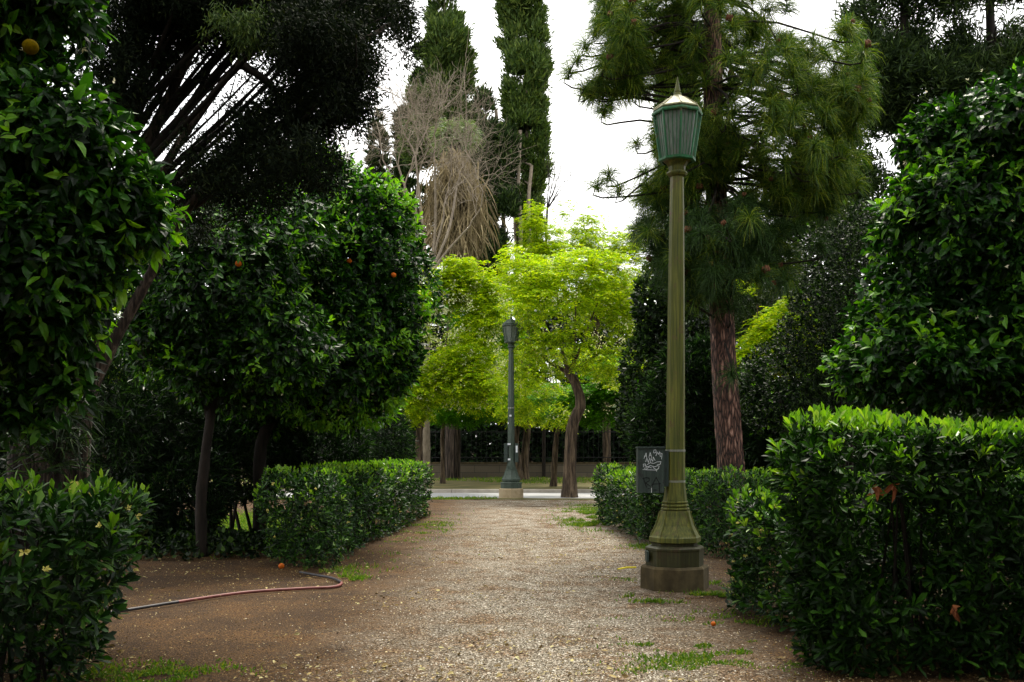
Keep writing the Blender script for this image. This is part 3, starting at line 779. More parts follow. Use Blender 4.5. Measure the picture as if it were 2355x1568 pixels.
citrus('near orange tree with large glossy leaves and one greenish orange at the left edge',
       [lobe(30, 10, 5.8, 190, 120, .5), lobe(110, 340, 5.8, 195, 190, .55), lobe(235, 460, 5.9, 165, 120, .4), lobe(30, 600, 5.8, 210, 170, .55), lobe(170, 590, 5.8, 130, 90, .35), lobe(60, 790, 5.9, 130, 110, .35), lobe(160, 720, 5.9, 75, 80, .25), lobe(120, 890, 6.0, 80, 60, .2), lobe(40, 950, 6.1, 70, 70, .2), lobe(215, 640, 5.9, 50, 60, .2), lobe(-250, 400, 6.0, 300, 480, .9), lobe(-150, -150, 6.0, 260, 200, .8), lobe(330, 520, 5.9, 65, 60, .22)],
       [(gx(-330, 6.1), 6.1, -.05), (gx(-320, 6.1), 6.1, .8), (gx(-260, 6.0), 6.05, 1.6), (gx(-180, 6), 6.0, 2.2)], 3700, .10, 100, k=7, blossoms=110, inner=.9, new=.26,
       oranges=[(at(70, 108, 5.22), .041, 'orange_green')])
oa = [lobe(520, 640, 14.0, 190, 210, 1.2), lobe(400, 730, 14.2, 150, 150, 1.0), lobe(600, 800, 14.0, 160, 130, 1.0), lobe(480, 830, 13.8, 120, 100, .8), lobe(560, 900, 14.2, 110, 60, .7), lobe(400, 560, 14.4, 120, 110, .9), lobe(500, 480, 14.6, 110, 90, .8), lobe(640, 560, 14.6, 130, 140, 1.0)]
citrus('dark rounded orange tree on a slim bare trunk, left of the box hedge', oa,
       [(gx(465, 13.9), 13.9, -.05), (gx(462, 13.9), 13.9, .7), (gx(472, 13.9), 13.9, 1.4), (gx(485, 13.9), 14.0, 2.2)], 4400, .108, 120, T=T_MID, blossoms=40, inner=.9, new=.08, tr=.085,
       oranges=[(at(548, 606, 13.0), .042, 'orange')])
ob = [lobe(720, 540, 16.2, 180, 165, 1.4), lobe(830, 650, 16.0, 160, 220, 1.3), lobe(770, 790, 16.0, 190, 170, 1.4), lobe(730, 450, 16.4, 130, 110, 1.0), lobe(850, 500, 16.2, 95, 90, .8), lobe(620, 680, 16.6, 130, 200, 1.1), lobe(890, 830, 16.0, 85, 110, .7), lobe(720, 900, 16.3, 120, 80, .9), lobe(620, 930, 16.6, 80, 60, .7), lobe(860, 910, 16.4, 60, 60, .6)]
citrus('broad bright topped orange tree standing behind the left box hedge', ob,
       [(gx(597, 16.3), 16.3, -.05), (gx(598, 16.3), 16.3, .8), (gx(602, 16.2), 16.3, 1.7), (gx(690, 16.2), 16.2, 2.8)], 7000, .108, 130, T=T_MID, blossoms=320, inner=1.4, new=.42, tr=.12,
       oranges=[(at(803, 600, 15.1), .04, 'orange'), (at(905, 632, 15.15), .04, 'orange')])
oc = [lobe(2330, 340, 9.6, 190, 190, 1.0), lobe(2230, 540, 9.5, 185, 200, .9), lobe(2170, 330, 9.8, 110, 110, .6), lobe(2140, 840, 9.3, 215, 110, .75), lobe(2380, 740, 9.5, 260, 230, 1.0), lobe(2120, 470, 9.7, 80, 90, .5), lobe(2080, 730, 9.6, 105, 120, .6), lobe(2500, 400, 9.8, 250, 300, 1.0)]
citrus('large orange tree with silvery leaves leaning over the tall right hedge', oc,
       [(gx(2420, 9.8), 9.8, -.05), (gx(2420, 9.8), 9.8, .9), (gx(2380, 9.7), 9.7, 1.7), (gx(2340, 9.7), 9.7, 2.6)], 5600, .104, 140, blossoms=160, inner=.9, new=.12, tr=.1)

# ---------------------------------------------------------------- spreading conifer, upper left
CY = 9.6
root = thing('conifer', 'huge dark spreading conifer with fanned bare limbs and a fibrous trunk at upper left', 'tree', (gx(130, CY), CY, 0))
tr, br, fo = MB(), MB(), MB()
stems = [
    ([(150, 1440), (165, 1150), (185, 980), (240, 830), (330, 660), (425, 490), (540, 330), (720, 170), (920, 40)], .075, .02, 0),
    ([(120, 1440), (135, 1100), (170, 900), (215, 740), (235, 620), (300, 420), (400, 200), (520, -60)], .12, .035, .1),
    ([(90, 1440), (95, 1100), (110, 800), (160, 560), (230, 300), (330, 40), (400, -200)], .20, .05, .3),
    ([(190, 1440), (190, 1120), (200, 940), (225, 780), (280, 600), (380, 380), (520, 180), (680, 0)], .065, .03, -.1),
    ([(50, 1440), (55, 1100), (60, 800), (40, 500), (60, 200), (120, -150)], .17, .06, .2)]
LIMB = []
for pts, r0, r1, dy in stems:
    P = smoothpath([at(x, y, CY + dy) for x, y in pts], 30)
    tube(tr, P, np.linspace(r0, r1, 30) * (1 + .35 * np.exp(-np.arange(30) / 3.)), 12, .07)
    LIMB.append(P)
P = smoothpath([at(128, 1440, CY + .12), at(128, 1150, CY + .12), at(140, 950, CY + .12), at(165, 820, CY + .1)], 14)
tube(tr, P, np.linspace(.36, .17, 14), 16, .08)
# fibrous buttress strands at the foot
for i in range(26):
    x = 40 + 170 * RNG.random()
    P = smoothpath([at(x + 8 * RNG.normal(), 1440, CY - .16), at(x, 1150, CY - .16), at(x * .8 + 35, 900 - 80 * RNG.random(), CY - .02)], 10)
    tube(tr, P, np.linspace(.045, .015, 10), 7, .15)
tr.build('trunk', M['bark'], root, True)
nodes, ndir = [], []
ORI = smoothpath([(440, 480, 0), (350, 400, 0), (300, 310, 0), (270, 200, 0)], 30)
for i in range(40):
    u = i / 39.
    j = i * 3 // 4
    sx, sy = ORI[j][0] + 10 * RNG.normal(), ORI[j][1] + 10 * RNG.normal()
    dy = .5 * RNG.normal()
    s = at(sx, sy, CY + .1)
    ang = math.radians(36 + 30 * u + 4.5 * RNG.normal())
    ln = min(330 + 330 * RNG.random(), (820 - sx) / math.cos(ang))
    e = at(sx + ln * math.cos(ang), sy - ln * math.sin(ang), CY + dy)
    mid = (s + e) / 2 + np.array([.0, 0, -.04 + .06 * RNG.normal()])
    Q = smoothpath([s, mid, e], 16)
    tube(br, Q, np.linspace(.030, .011, 16) * (.45 + .95 * RNG.random()), 6, .05)
    for t in range(4, 16):
        if RNG.random() < (.28 if t < 10 else .75):       # side twigs with their own sprays
            a2 = unit(unit(Q[t] - Q[t - 1]) + .45 * RNG.normal(size=3)); q = Q[t] + a2 * (.15 + .3 * RNG.random())
            tube(br, [Q[t], (Q[t] + q) / 2, q], [.008, .006, .003], 4)
            for k in range(1 if t < 10 else 3):
                nodes.append(q + .09 * RNG.normal(size=3)); ndir.append(unit(Q[t] - Q[t - 1]) * .5 + np.array([.1, 0, -.5]) + .5 * RNG.normal(size=3))
# named masses of foliage (measured x, y, radii)
def cone_mass(x, y, rx, ry, n, Y=CY, dep=.8):
    c = at(x, y, Y); s = dm(Y)
    P = c + unit(RNG.normal(size=(n, 3))) * (RNG.random((n, 1)) ** .45) * np.array([rx * s, dep, ry * s])
    for p in P: nodes.append(p); ndir.append(np.array([.15, 0, -.55]) + .6 * RNG.normal(size=3))
for a in [(330, 60, 130, 110, 230), (480, 5, 190, 55, 170), (700, 20, 170, 60, 190), (860, 10, 90, 40, 90), (720, 115, 90, 65, 150), (760, 140, 75, 60, 110), (790, 110, 70, 60, 90), (610, 320, 40, 60, 60), (610, 360, 80, 80, 85), (710, 375, 95, 36, 60), (500, 380, 100, 70, 70), (440, 470, 90, 70, 40), (270, 170, 60, 120, 110), (780, 240, 50, 18, 26), (800, 200, 16, 40, 16), (690, 260, 20, 60, 26), (560, 440, 100, 60, 50), (935, 85, 14, 50, 22), (400, 40, 90, 40, 90)]:
    cone_mass(*a, Y=CY + .5 * RNG.normal())
# the part of the crown above the frame, over the path
for i in range(26):
    c = np.array([-6.0 + 7.0 * RNG.random(), 5.0 + 7.0 * RNG.random(), 8.0 + 2.5 * RNG.random()])
    P = c + unit(RNG.normal(size=(70, 3))) * (RNG.random((70, 1)) ** .45) * np.array([.9, .9, .45])
    s_ = LIMB[2 + 2 * (i % 2)][-1]; tube(br, smoothpath([s_, (s_ + c) / 2 + np.array([0, 0, .5]), c], 8), np.linspace(.05, .012, 8), 5)
    for p in P: nodes.append(p); ndir.append(np.array([.1, 0, -.45]) + .6 * RNG.normal(size=3))
nodes = np.array(nodes); ndir = unit(np.array(ndir))
Q = smoothpath([at(560, 150, CY - .3), at(625, 200, CY - .3), at(665, 270, CY - .3), at(715, 282, CY - .3), at(775, 245, CY - .3), at(815, 238, CY - .3)], 26)
tube(br, Q, np.linspace(.04, .008, 26), 6, .08)
for t in range(6, 26):
    for k in range(4):
        nodes = np.vstack([nodes, Q[t] + np.array([0, 0, -.05]) + .07 * RNG.normal(size=3)]); ndir = np.vstack([ndir, unit(np.array([.2, 0, -.9]) + .4 * RNG.normal(size=3))])
slivers(fo, nodes, ndir, 62, .055, .015, .8, .065, .2)
lf = MB(); P = at(585, 62, CY - .9) + RNG.normal(size=(46, 3)) * np.array([.16, .1, .09]); slivers(lf, P, np.tile([.1, -.2, -.9], (46, 1)), 60, .06, .012, .6, .05, .1); lf.build('lit_toned_sprays', M['cypress_lit'], root)  # paler foliage colour standing in for a lit patch among the dark sprays
br.build('branches', M['bark_dark'], root, True)
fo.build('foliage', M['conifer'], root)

# strap leaved plant and low oleander at the conifer's foot
def strap_plant(label, x, y, Y, n, L, group=None):
    p = at(x, y, Y); root = thing('strap_leaf_plant', label, 'plant', (p[0], Y, 0), group)
    b = MB(); P = np.tile(p, (n, 1)) + RNG.normal(size=(n, 3)) * np.array([.12, .12, .22])
    A = unit(np.stack([RNG.normal(size=n), RNG.normal(size=n) - .3, .8 + .3 * RNG.random(n)], -1))
    needles(b, P, A, 5, L, .014, .1, .7, .75); b.build('leaves', M['strap'], root)
    s = MB(); tube(s, [(p[0], Y, -.03), (p[0] + .02, Y, p[2] * .5), tuple(p)], [.035, .03, .03], 7); s.build('stem', M['bark_dark'], root)
strap_plant('drooping strap leaved plant growing in front of the fibrous conifer trunk', 130, 1000, 8.9, 70, .48)

# ---------------------------------------------------------------- shrubs
def shrub(name, label, lobes, n, L, asp, m, seed, k=8, T=T_MID, group=None, open_=(.3, 1.1), droop=.12, inner=.6, stems=True, cat='shrub', gap=None, new=None):
    c = np.mean([l[0] for l in lobes], axis=0)
    root = thing(name, label, cat, (c[0], c[1], 0), group)
    f = MB(); P, N = shell(lobes, n, .2, .14, 2.6, seed, .8, gap=gap)
    A = unit(N * .7 + .5 * RNG.normal(size=N.shape) + np.array([0, 0, .5]))
    leaves(f, *shoots(P, A, k, L, open_, droop, L * 1.3)[:4], asp, T)
    P, N = shell(lobes, int(n * inner), .6, .1, 2.6, seed, .4, gap=gap)
    leaves(f, *shoots(P, unit(N + .6 * RNG.normal(size=N.shape)), k, L * 1.2, open_, droop, L)[:4], asp * 1.1, T)
    f.build('foliage', m, root)
    if new:
        g = MB(); P, N = shell(lobes, new[0], .06, .14, 2.6, seed, .85)
        leaves(g, *shoots(P + N * .05, unit(N + np.array([0, 0, .6])), k, L * .9, open_, droop, L)[:4], asp, T)
        g.build('new_shoots', new[1], root)
    s = MB()
    for l in lobes:
        for i in range(4):
            b = np.array([l[0][0] * .6 + c[0] * .4 + .2 * RNG.normal(), l[0][1] + .2 * RNG.normal(), -.03])
            tube(s, smoothpath([b, (b + l[0]) / 2 + .1 * RNG.normal(size=3), l[0]], 7), np.linspace(.035, .012, 7), 6)
    s.build('stems', M['bark_dark'], root, True)
    return root


G = 'dark shrubs under the trees'
shrub('oleander_bush', 'tall dark oleander thicket between the conifer trunk and slim orange tree trunk', [lobe(330, 1010, 15.6, 130, 170, 1.1), lobe(240, 900, 15.8, 90, 130, .9), lobe(420, 1130, 15.4, 110, 120, .9), lobe(300, 1190, 15.0, 100, 90, .8)], 2600, .13, .16, M['oleander'], 201, k=9, group=G)
shrub('oleander_bush', 'black shaded oleander behind the slim trunk and box hedge', [lobe(600, 1010, 17.6, 130, 150, 1.0), lobe(720, 1030, 18.0, 130, 110, 1.0), lobe(520, 1000, 17.6, 60, 100, .7)], 2200, .13, .16, M['oleander'], 202, k=9, group=G)
shrub('oleander_bush', 'shadowy oleander far back behind the end of the left box hedge', [lobe(830, 1000, 23, 110, 140, 1.4), lobe(900, 1030, 24, 60, 90, 1.0)], 1500, .14, .16, M['oleander'], 203, k=8, group=G)
shrub('ivy_mound', 'dark ivy carpeting the ground below the slim orange tree', [(np.array([gx(420, 14.2), 14.6, .05]), np.array([2.0, 1.3, .28])), (np.array([gx(620, 15), 15.0, .05]), np.array([.5, .5, .10]))], 1400, .07, .8, M['smallleaf'], 204, k=5, group=G, stems=False)
shrub('oleander_bush', 'grey green oleander with upright shoots left of the pine trunk, seen behind the near lamp', [lobe(1560, 930, 19.5, 70, 160, .9), lobe(1610, 900, 19.5, 60, 130, .8), lobe(1500, 1000, 19.8, 50, 100, .7), lobe(1640, 1010, 19.2, 60, 110, .8)], 2100, .14, .15, M['oleander'], 205, k=10, group=G, open_=(.2, .9), new=(120, M['oleander']))
shrub('oleander_bush', 'dark oleander right of the pine trunk above the long hedge', [lobe(1790, 1000, 18.0, 90, 100, .9), lobe(1730, 960, 18.4, 50, 130, .8)], 1400, .14, .15, M['oleander'], 206, k=9, group=G)
shrub('privet_tree', 'dense small leaved evergreen between the pine trunk and right orange tree', [lobe(1945, 660, 17.5, 130, 160, 1.5), lobe(1920, 790, 17.2, 130, 140, 1.4), lobe(1950, 860, 17.0, 130, 150, 1.4), lobe(1790, 900, 17.2, 100, 110, 1.2), lobe(1970, 560, 17.8, 80, 80, .9)], 6500, .055, .5, M['smallleaf'], 207, k=8, T=T_DIA, group=G, new=(160, M['citrus_new']))
shrub('evergreen_tree', 'narrow dark ivy clad evergreen just left of the near lamp shaft', [lobe(1495, 700, 25, 45, 100, .9), lobe(1480, 850, 25, 55, 110, 1.0), lobe(1510, 780, 25, 50, 100, .9), lobe(1465, 960, 25, 50, 70, .9), lobe(1595, 740, 25, 70, 90, .9), lobe(1570, 640, 25, 60, 80, .9), lobe(1620, 830, 25, 60, 90, .9)], 1700, .13, .6, M['smallleaf'], 208, k=6, T=T_DIA, group=G, cat='tree')

# ---------------------------------------------------------------- pine
PY = 16.5
pr = thing('pine_tree', 'long needled pine with plated reddish trunk and drooping needle mops behind the near lamp', 'tree', (gx(1693, PY), PY, 0))
tp = smoothpath([(gx(1695, PY), PY, -.05), at(1690, 1200, PY), at(1678, 1040, PY), at(1664, 830, PY), at(1655, 640, PY), at(1645, 400, PY), at(1638, 120, PY), at(1640, -250, PY), at(1650, -600, PY)], 40)
b = MB(); tube(b, tp, np.linspace(.255, .12, 40) * (1 + .3 * np.exp(-np.arange(40) / 2.)), 20, .03); b.build('trunk', M['pine_bark'], pr, True)
plobes = [lobe(1660, 60, PY, 230, 110, 1.9), lobe(1450, 120, PY - .3, 105, 110, 1.0), lobe(1400, 190, PY - .3, 70, 60, .7), lobe(1780, 330, PY - .5, 190, 140, 1.7), lobe(1570, 330, PY - .2, 130, 110, 1.3), lobe(1540, 480, PY, 85, 120, 1.2), lobe(1650, 570, PY - .2, 170, 110, 1.6), lobe(1820, 590, PY - .4, 95, 80, 1.0), lobe(1600, 640, PY - .3, 70, 50, .9), lobe(1880, 420, PY - .3, 90, 90, 1.2), lobe(1700, 180, PY - 1., 150, 110, 1.0), lobe(1880, 160, PY - .3, 100, 150, 1.4), lobe(1930, 320, PY - .3, 60, 110, .9), lobe(1420, 20, PY, 60, 70, .8), lobe(1650, -250, PY, 260, 180, 2.4)]
P, N = shell(plobes, 1350, .7, .1, 2.0, 301, .35, gap=-.5, gf=2.2)
extra = np.array([at(x, y, PY - .6) for x, y in [(1400, 395), (1375, 420), (1425, 430), (1330, 130), (1310, 160), (1345, 200), (1390, 250), (1680, 855), (1675, 700), (1750, 540), (1760, 520), (1830, 520), (1880, 560)]])
P = np.vstack([P, extra]); N = np.vstack([N, np.tile([-.3, -.2, .5], (len(extra), 1))])
A = unit(N * .55 + np.array([0, -.1, .75]) + .25 * RNG.normal(size=P.shape))
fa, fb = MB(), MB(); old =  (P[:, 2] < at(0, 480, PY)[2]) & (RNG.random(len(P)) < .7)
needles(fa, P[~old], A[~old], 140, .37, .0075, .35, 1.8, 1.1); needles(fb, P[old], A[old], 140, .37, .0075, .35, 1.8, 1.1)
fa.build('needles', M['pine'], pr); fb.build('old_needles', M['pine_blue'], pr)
bb = MB()
for i, p in enumerate(P):
    z = p[2] - .5 + 1.4 * RNG.random()
    j = int(np.argmin(abs(tp[:, 2] - z))); s = tp[j]
    if i % 4 == 0 or i >= len(P) - len(extra):
        if np.linalg.norm(p - s) < (6 if i >= len(P) - len(extra) else 2.6): tube(bb, smoothpath([s, (s + p) / 2 + np.array([.15 * RNG.normal(), .15 * RNG.normal(), .12 * RNG.normal()]), p - A[i] * .25, p], 9), np.linspace(.024, .008, 9), 5, cap=False)
bb.build('branches', M['bark_dark'], pr, True)
M['cone'] = noise_mat('rusty_cone', [(.3, (.04, .016, .006)), (.7, (.15, .055, .018))], (80, 80, 80), rough=.8, bump=.5)
cm = MB()
for j in range(5):
    a = j * 1.257; r = .035
    o = np.array([r * math.cos(a), r * math.sin(a), 0.0]) if j else np.zeros(3)
    tb = MB(); lathe(tb, 0, 0, [(.006, -.02), (.022, .0), (.027, .03), (.02, .06), (.004, .08)], 7)
    for v, f in zip(tb.V, tb.Fs): pass
    cm.add(np.vstack(tb.V) + o, *tb.Fs)
cone0 = cm.build('pine_cone', M['cone'], None); COL.objects.unlink(cone0)
vis = np.where((A[:, 1] < .25) & (P[:, 1] < PY + .3) & (P[:, 2] < at(0, -20, PY)[2]))[0]
for i in vis[:95]:
    c_ = cone0.copy(); COL.objects.link(c_); c_.parent = pr
    c_.location = Vector(P[i] + A[i] * .07 - ORG[pr.name]); c_.rotation_euler = (.3 * RNG.normal(), .3 * RNG.normal(), RNG.random() * 6)
    s = .65 + .45 * RNG.random(); c_.scale = (s, s, s)

# ---------------------------------------------------------------- cypresses
def cypress(label, lobes, n, seed, m, trunks, L=.3, W=.06, k=16, gap=None, gf=3.0, tw=.06, group='dark cypresses', jit=.09, up=.9, spread=.35, name='cypress', lump=.16, lf=2.2):
    c = np.array(trunks[0][0]); root = thing(name, label, 'tree', (c[0], c[1], 0), group)
    f = MB(); P, N = shell(lobes, n, .3, lump, lf, seed, .7, gap=gap, gf=gf)
    A = unit(N * .55 + np.array([0, 0, up]) + .3 * RNG.normal(size=N.shape))
    slivers(f, P, A, k, L, W, spread, jit)
    f.build('foliage', m, root)
    t = MB()
    for tp_ in trunks:
        Q = smoothpath(tp_, 14); tube(t, Q, np.linspace(tw, tw * .5, 14), 8, .08)
    for l in lobes[::2]:
        if np.min(np.linalg.norm(Q - l[0], axis=1)) < 1.8: tube(t, smoothpath([Q[np.argmin(abs(Q[:, 2] - l[0][2] + .5))], l[0]], 5), np.linspace(tw * .4, .02, 5), 5)
    t.build('trunk', M['bark_pale'] if m is M['cypress_lit'] else M['bark_dark'], root, True)
    return root


def column(cx, y0, y1, w0, w1, Y, seed, n=9):
    r = np.random.default_rng(seed); out = []
    for i in range(n):
        t = i / (n - 1); y = y0 + (y1 - y0) * t; w = w0 + (w1 - w0) * t
        s = dm(Y)
        out.append((at(cx + w * .12 * r.normal(), y, Y + .3 * r.normal()), np.array([w * s * (.9 + .2 * r.random()), w * s * .9, abs(y1 - y0) / n * s * .95])))
        for q in range(3):
            out.append((at(cx + w * .95 * (2 * r.random() - 1), y + abs(y1 - y0) / n * (r.random() - .5), Y - .5 * r.random()), np.array([w * .3 * s, w * .3 * s, w * (.5 + .5 * r.random()) * s])))
        out.append((at(cx + w * .6 * r.choice([-1, 1]), y + 20 * r.normal(), Y - .3), np.array([w * .45 * s, w * .45 * s, abs(y1 - y0) / n * s * .7])))
    return out


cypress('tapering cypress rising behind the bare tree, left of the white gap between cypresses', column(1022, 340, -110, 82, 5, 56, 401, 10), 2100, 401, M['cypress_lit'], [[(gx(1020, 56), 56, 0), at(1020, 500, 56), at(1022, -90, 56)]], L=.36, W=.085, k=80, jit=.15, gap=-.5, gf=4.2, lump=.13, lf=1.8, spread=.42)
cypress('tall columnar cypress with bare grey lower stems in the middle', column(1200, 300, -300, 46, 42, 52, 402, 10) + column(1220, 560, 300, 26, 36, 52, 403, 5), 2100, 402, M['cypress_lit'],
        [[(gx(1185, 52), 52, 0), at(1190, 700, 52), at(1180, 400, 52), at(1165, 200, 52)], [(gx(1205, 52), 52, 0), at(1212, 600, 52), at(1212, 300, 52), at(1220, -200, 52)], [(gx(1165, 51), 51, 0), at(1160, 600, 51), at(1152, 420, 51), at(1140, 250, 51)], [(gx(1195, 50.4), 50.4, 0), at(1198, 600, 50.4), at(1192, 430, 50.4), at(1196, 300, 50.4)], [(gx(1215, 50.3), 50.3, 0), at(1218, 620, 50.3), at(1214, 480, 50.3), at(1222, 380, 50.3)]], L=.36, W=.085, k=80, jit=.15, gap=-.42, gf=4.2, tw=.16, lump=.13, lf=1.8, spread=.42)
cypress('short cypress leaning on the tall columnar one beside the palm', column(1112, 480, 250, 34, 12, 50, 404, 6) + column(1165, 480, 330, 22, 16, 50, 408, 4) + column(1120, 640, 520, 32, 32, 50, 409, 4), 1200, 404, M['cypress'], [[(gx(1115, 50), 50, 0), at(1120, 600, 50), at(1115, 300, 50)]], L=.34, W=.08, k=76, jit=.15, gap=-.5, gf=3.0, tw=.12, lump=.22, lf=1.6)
cypress('faraway cypress tips half hidden behind the bare tree', column(870, 560, 290, 40, 14, 60, 405, 6) + column(940, 560, 290, 40, 30, 60, 410, 6), 3200, 405, M['cypress'], [[(gx(880, 60), 60, 0), at(880, 500, 60), at(872, 320, 60)]], L=.4, W=.10, gap=-.3, tw=.12)
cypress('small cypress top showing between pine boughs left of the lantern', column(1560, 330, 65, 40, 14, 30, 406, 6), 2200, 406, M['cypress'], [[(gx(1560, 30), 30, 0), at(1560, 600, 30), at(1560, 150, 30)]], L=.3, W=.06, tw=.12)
RG = [lobe(2060, 60, 22, 90, 110, 1.6), lobe(2010, 200, 22, 70, 100, 1.4), lobe(2100, 240, 22, 70, 90, 1.4), lobe(2040, 360, 22, 90, 90, 1.5), lobe(2130, 60, 23, 50, 120, 1.3), lobe(1960, 330, 23, 50, 120, 1.2), lobe(1990, 480, 22, 90, 80, 1.4), lobe(2080, -150, 22, 120, 140, 1.8), lobe(1880, 450, 22, 80, 100, 1.4), lobe(1770, 500, 23, 90, 80, 1.4), lobe(1860, 570, 22.5, 110, 90, 1.4), lobe(1760, 610, 23, 70, 60, 1.3), lobe(1720, 700, 23.5, 60, 60, 1.2), lobe(1840, 680, 23, 80, 80, 1.3), lobe(1600, 650, 24, 60, 70, 1.2)]
cypress('dark ragged cypress with small sky holes between the pine and right orange tree', RG, 3600, 411, M['cypress'], [[(gx(2090, 22.5), 22.5, 0), at(2085, 500, 22.5), at(2080, 200, 22.5), at(2080, -200, 22.5)]], L=.22, W=.035, k=46, gap=.12, gf=2.6, tw=.16, jit=.15, up=.25, spread=.8)
RG2 = [lobe(2290, 60, 21, 75, 110, 1.5), lobe(2280, 190, 21, 80, 60, 1.4), lobe(2240, -60, 21, 90, 110, 1.6), lobe(2330, 20, 21, 40, 90, 1.0), lobe(2250, 320, 21, 70, 90, 1.2)]
cypress('second ragged cypress in the top right corner above the orange tree', RG2, 2200, 412, M['cypress'], [[(gx(2290, 21.5), 21.5, 0), at(2290, 500, 21.5), at(2280, 200, 21.5), at(2270, -200, 21.5)]], L=.22, W=.035, k=46, gap=-.05, gf=2.6, tw=.14, jit=.15, up=.25, spread=.8)

# ---------------------------------------------------------------- palm and bare tree
PYm = 44
root = thing('palm_tree', 'fan palm with green crown and long skirt of dead straw fronds', 'tree', (gx(1045, PYm), PYm, 0))
c0 = at(1048, 330, PYm)
b = MB(); tube(b, smoothpath([(gx(1040, PYm), PYm, -.05), at(1042, 800, PYm), at(1046, 500, PYm), c0], 16), np.linspace(.35, .25, 16), 12, .05); b.build('trunk', M['bark'], root, True)
f = MB()
for i in range(40):
    a = RNG.random() * 6.28; e = RNG.random() * 1.5 - .3
    d = np.array([math.cos(a) * math.cos(e), math.sin(a) * math.cos(e), math.sin(e) + .15]); d = unit(d)
    q = c0 + d * (.45 + .35 * RNG.random())
    tube(f, smoothpath([c0, (c0 + q) / 2 + np.array([0, 0, .08]), q], 5), np.full(5, .02), 4)
    n = 26; fan = unit(d[None] + .75 * RNG.normal(size=(n, 3)) * np.array([1, 1, .9]))
    needles(f, np.tile(q, (n, 1)), fan, 1, .8, .045, 0, .15, .6)
f.build('fronds', M['palm'], root)
f = MB(); n = 2600
z = RNG.random(n); P = np.stack([c0[0] + (0.55 + .45 * np.sin(z * 2.8)) * RNG.normal(size=n) * .55, PYm - .2 + .8 * RNG.normal(size=n), c0[2] - .5 - 3.9 * z - .5 * RNG.random(n)], -1)
A = unit(np.stack([.42 * RNG.normal(size=n), .4 * RNG.normal(size=n) - .1, np.full(n, -1.0)], -1))
needles(f, P, A, 2, 1.25, .05, 0, .35, .5); f.build('dead_fronds', M['palm_dead'], root)

BY = 37
root = thing('bare_tree', 'leafless pale branched tree in front of the palm and cypress', 'tree', (gx(985, BY), BY, 0))
b = MB(); s = at(985, 640, BY)
tube(b, smoothpath([(gx(980, BY), BY, -.05), at(978, 850, BY), s], 10), np.linspace(.16, .12, 10), 9, .05)
for (x, y) in [(880, 430), (915, 380), (955, 360), (1000, 380), (1050, 430), (860, 500), (1080, 520), (930, 450), (1020, 500), (870, 560), (900, 420), (960, 420)]:
    e = at(x, y, BY + .8 * RNG.normal()); Q = smoothpath([s, (s + e) / 2 + .15 * RNG.normal(size=3), e], 8)
    tube(b, Q, np.linspace(.06, .036, 8), 6, .05, cap=False)
    grow(b, e, unit(e - s + np.array([0, -.2, .5])), 1.15, .027, 5, 3, .62, .10, None, 4, .84, .18, .80)
b.build('trunk', M['bark_pale'], root, True)
root = thing('sapling', 'thin leafless twigs against the sky right of the columnar cypress', 'tree', (gx(1255, 46), 46, 0))
b = MB(); tube(b, smoothpath([(gx(1250, 46), 46, -.05), at(1252, 700, 46), at(1258, 480, 46)], 8), np.linspace(.09, .05, 8), 7, cap=False)
for i in range(5): grow(b, at(1258, 480, 46), unit([.35 + .25 * RNG.normal(), .1 * RNG.normal(), 1]), 1.1, .03, 3, 3, .3, .15, None, 4, .75, .08)
b.build('trunk', M['bark_dark'], root, True)

# ---------------------------------------------------------------- locust trees
def locust(label, trunk, lobes, n, m, seed, tr=.2, limbs=(), flowers=0, group='bright green locust trees', L=.30, bark='bark_locust', gap=-.5, sub=None):
    b0 = np.array(trunk[0]); root = thing('locust_tree', label, 'tree', (b0[0], b0[1], 0), group)
    t = MB(); Q = smoothpath(trunk, 22)
    tube(t, Q, np.linspace(tr, tr * .6, 22) * (1 + .35 * np.exp(-np.arange(22) / 1.6)), 14, .05)
    if sub:
        tube(t, smoothpath(sub, 14), np.linspace(tr * .8, tr * .5, 14) * (1 + .3 * np.exp(-np.arange(14) / 1.5)), 12, .06)
    for l in limbs:
        tube(t, smoothpath([Q[-2]] + [np.array(p) for p in l], 12), np.linspace(tr * .36, .012, 12), 7, .04)
    t.build('trunk', M[bark], root, True)
    # pads of pinnate leaves
    P, N = shell(lobes, n, .7, .18, 1.6, seed, .4, gap=gap, gf=2.4)
    f = MB()
    k = 9; idx = np.repeat(np.arange(len(P)), k)
    a = RNG.random(len(idx)) * 6.28
    R = np.stack([np.cos(a), np.sin(a), .12 * RNG.normal(size=len(a))], -1)
    D = unit(R + N[idx] * .5 + np.array([0, 0, -.05]))
    B = P[idx] + R * .10 * RNG.random((len(a), 1)) + RNG.normal(size=R.shape) * np.array([.12, .12, .05])
    # each frond: 6 pairs of leaflets and an end leaflet
    S = unit(np.cross(D, np.array([0, 0, 1.0]) + .25 * RNG.normal(size=D.shape)))
    Ls = L * (.7 + .6 * RNG.random(len(a)))
    for i in range(6):
        tt = .25 + .75 * i / 6.; droop = np.array([0, 0, -.35]) * tt ** 2
        base = B + (D * tt + droop) * Ls[:, None]
        for sgn in (-1, 1):
            dirv = unit(S * sgn + D * .55 + droop * .6 + .12 * RNG.normal(size=D.shape))
            nn = np.array([0, 0, 1.0]) + .35 * RNG.normal(size=D.shape)
            leaves(f, base, dirv, nn, Ls * .27 * (.8 + .4 * RNG.random(len(a))), .45, T_DIA)
    f.build('foliage', m, root)
    if flowers:
        P, N = shell(lobes, flowers, .3, .18, 1.6, seed, .6)
        g = MB(); slivers(g, P, unit(N + np.array([0, 0, -.4])), 14, .07, .05, .8, .09)
        tag(g.build('blossoms', M['locust_flower'], root), kind='stuff')
    return root


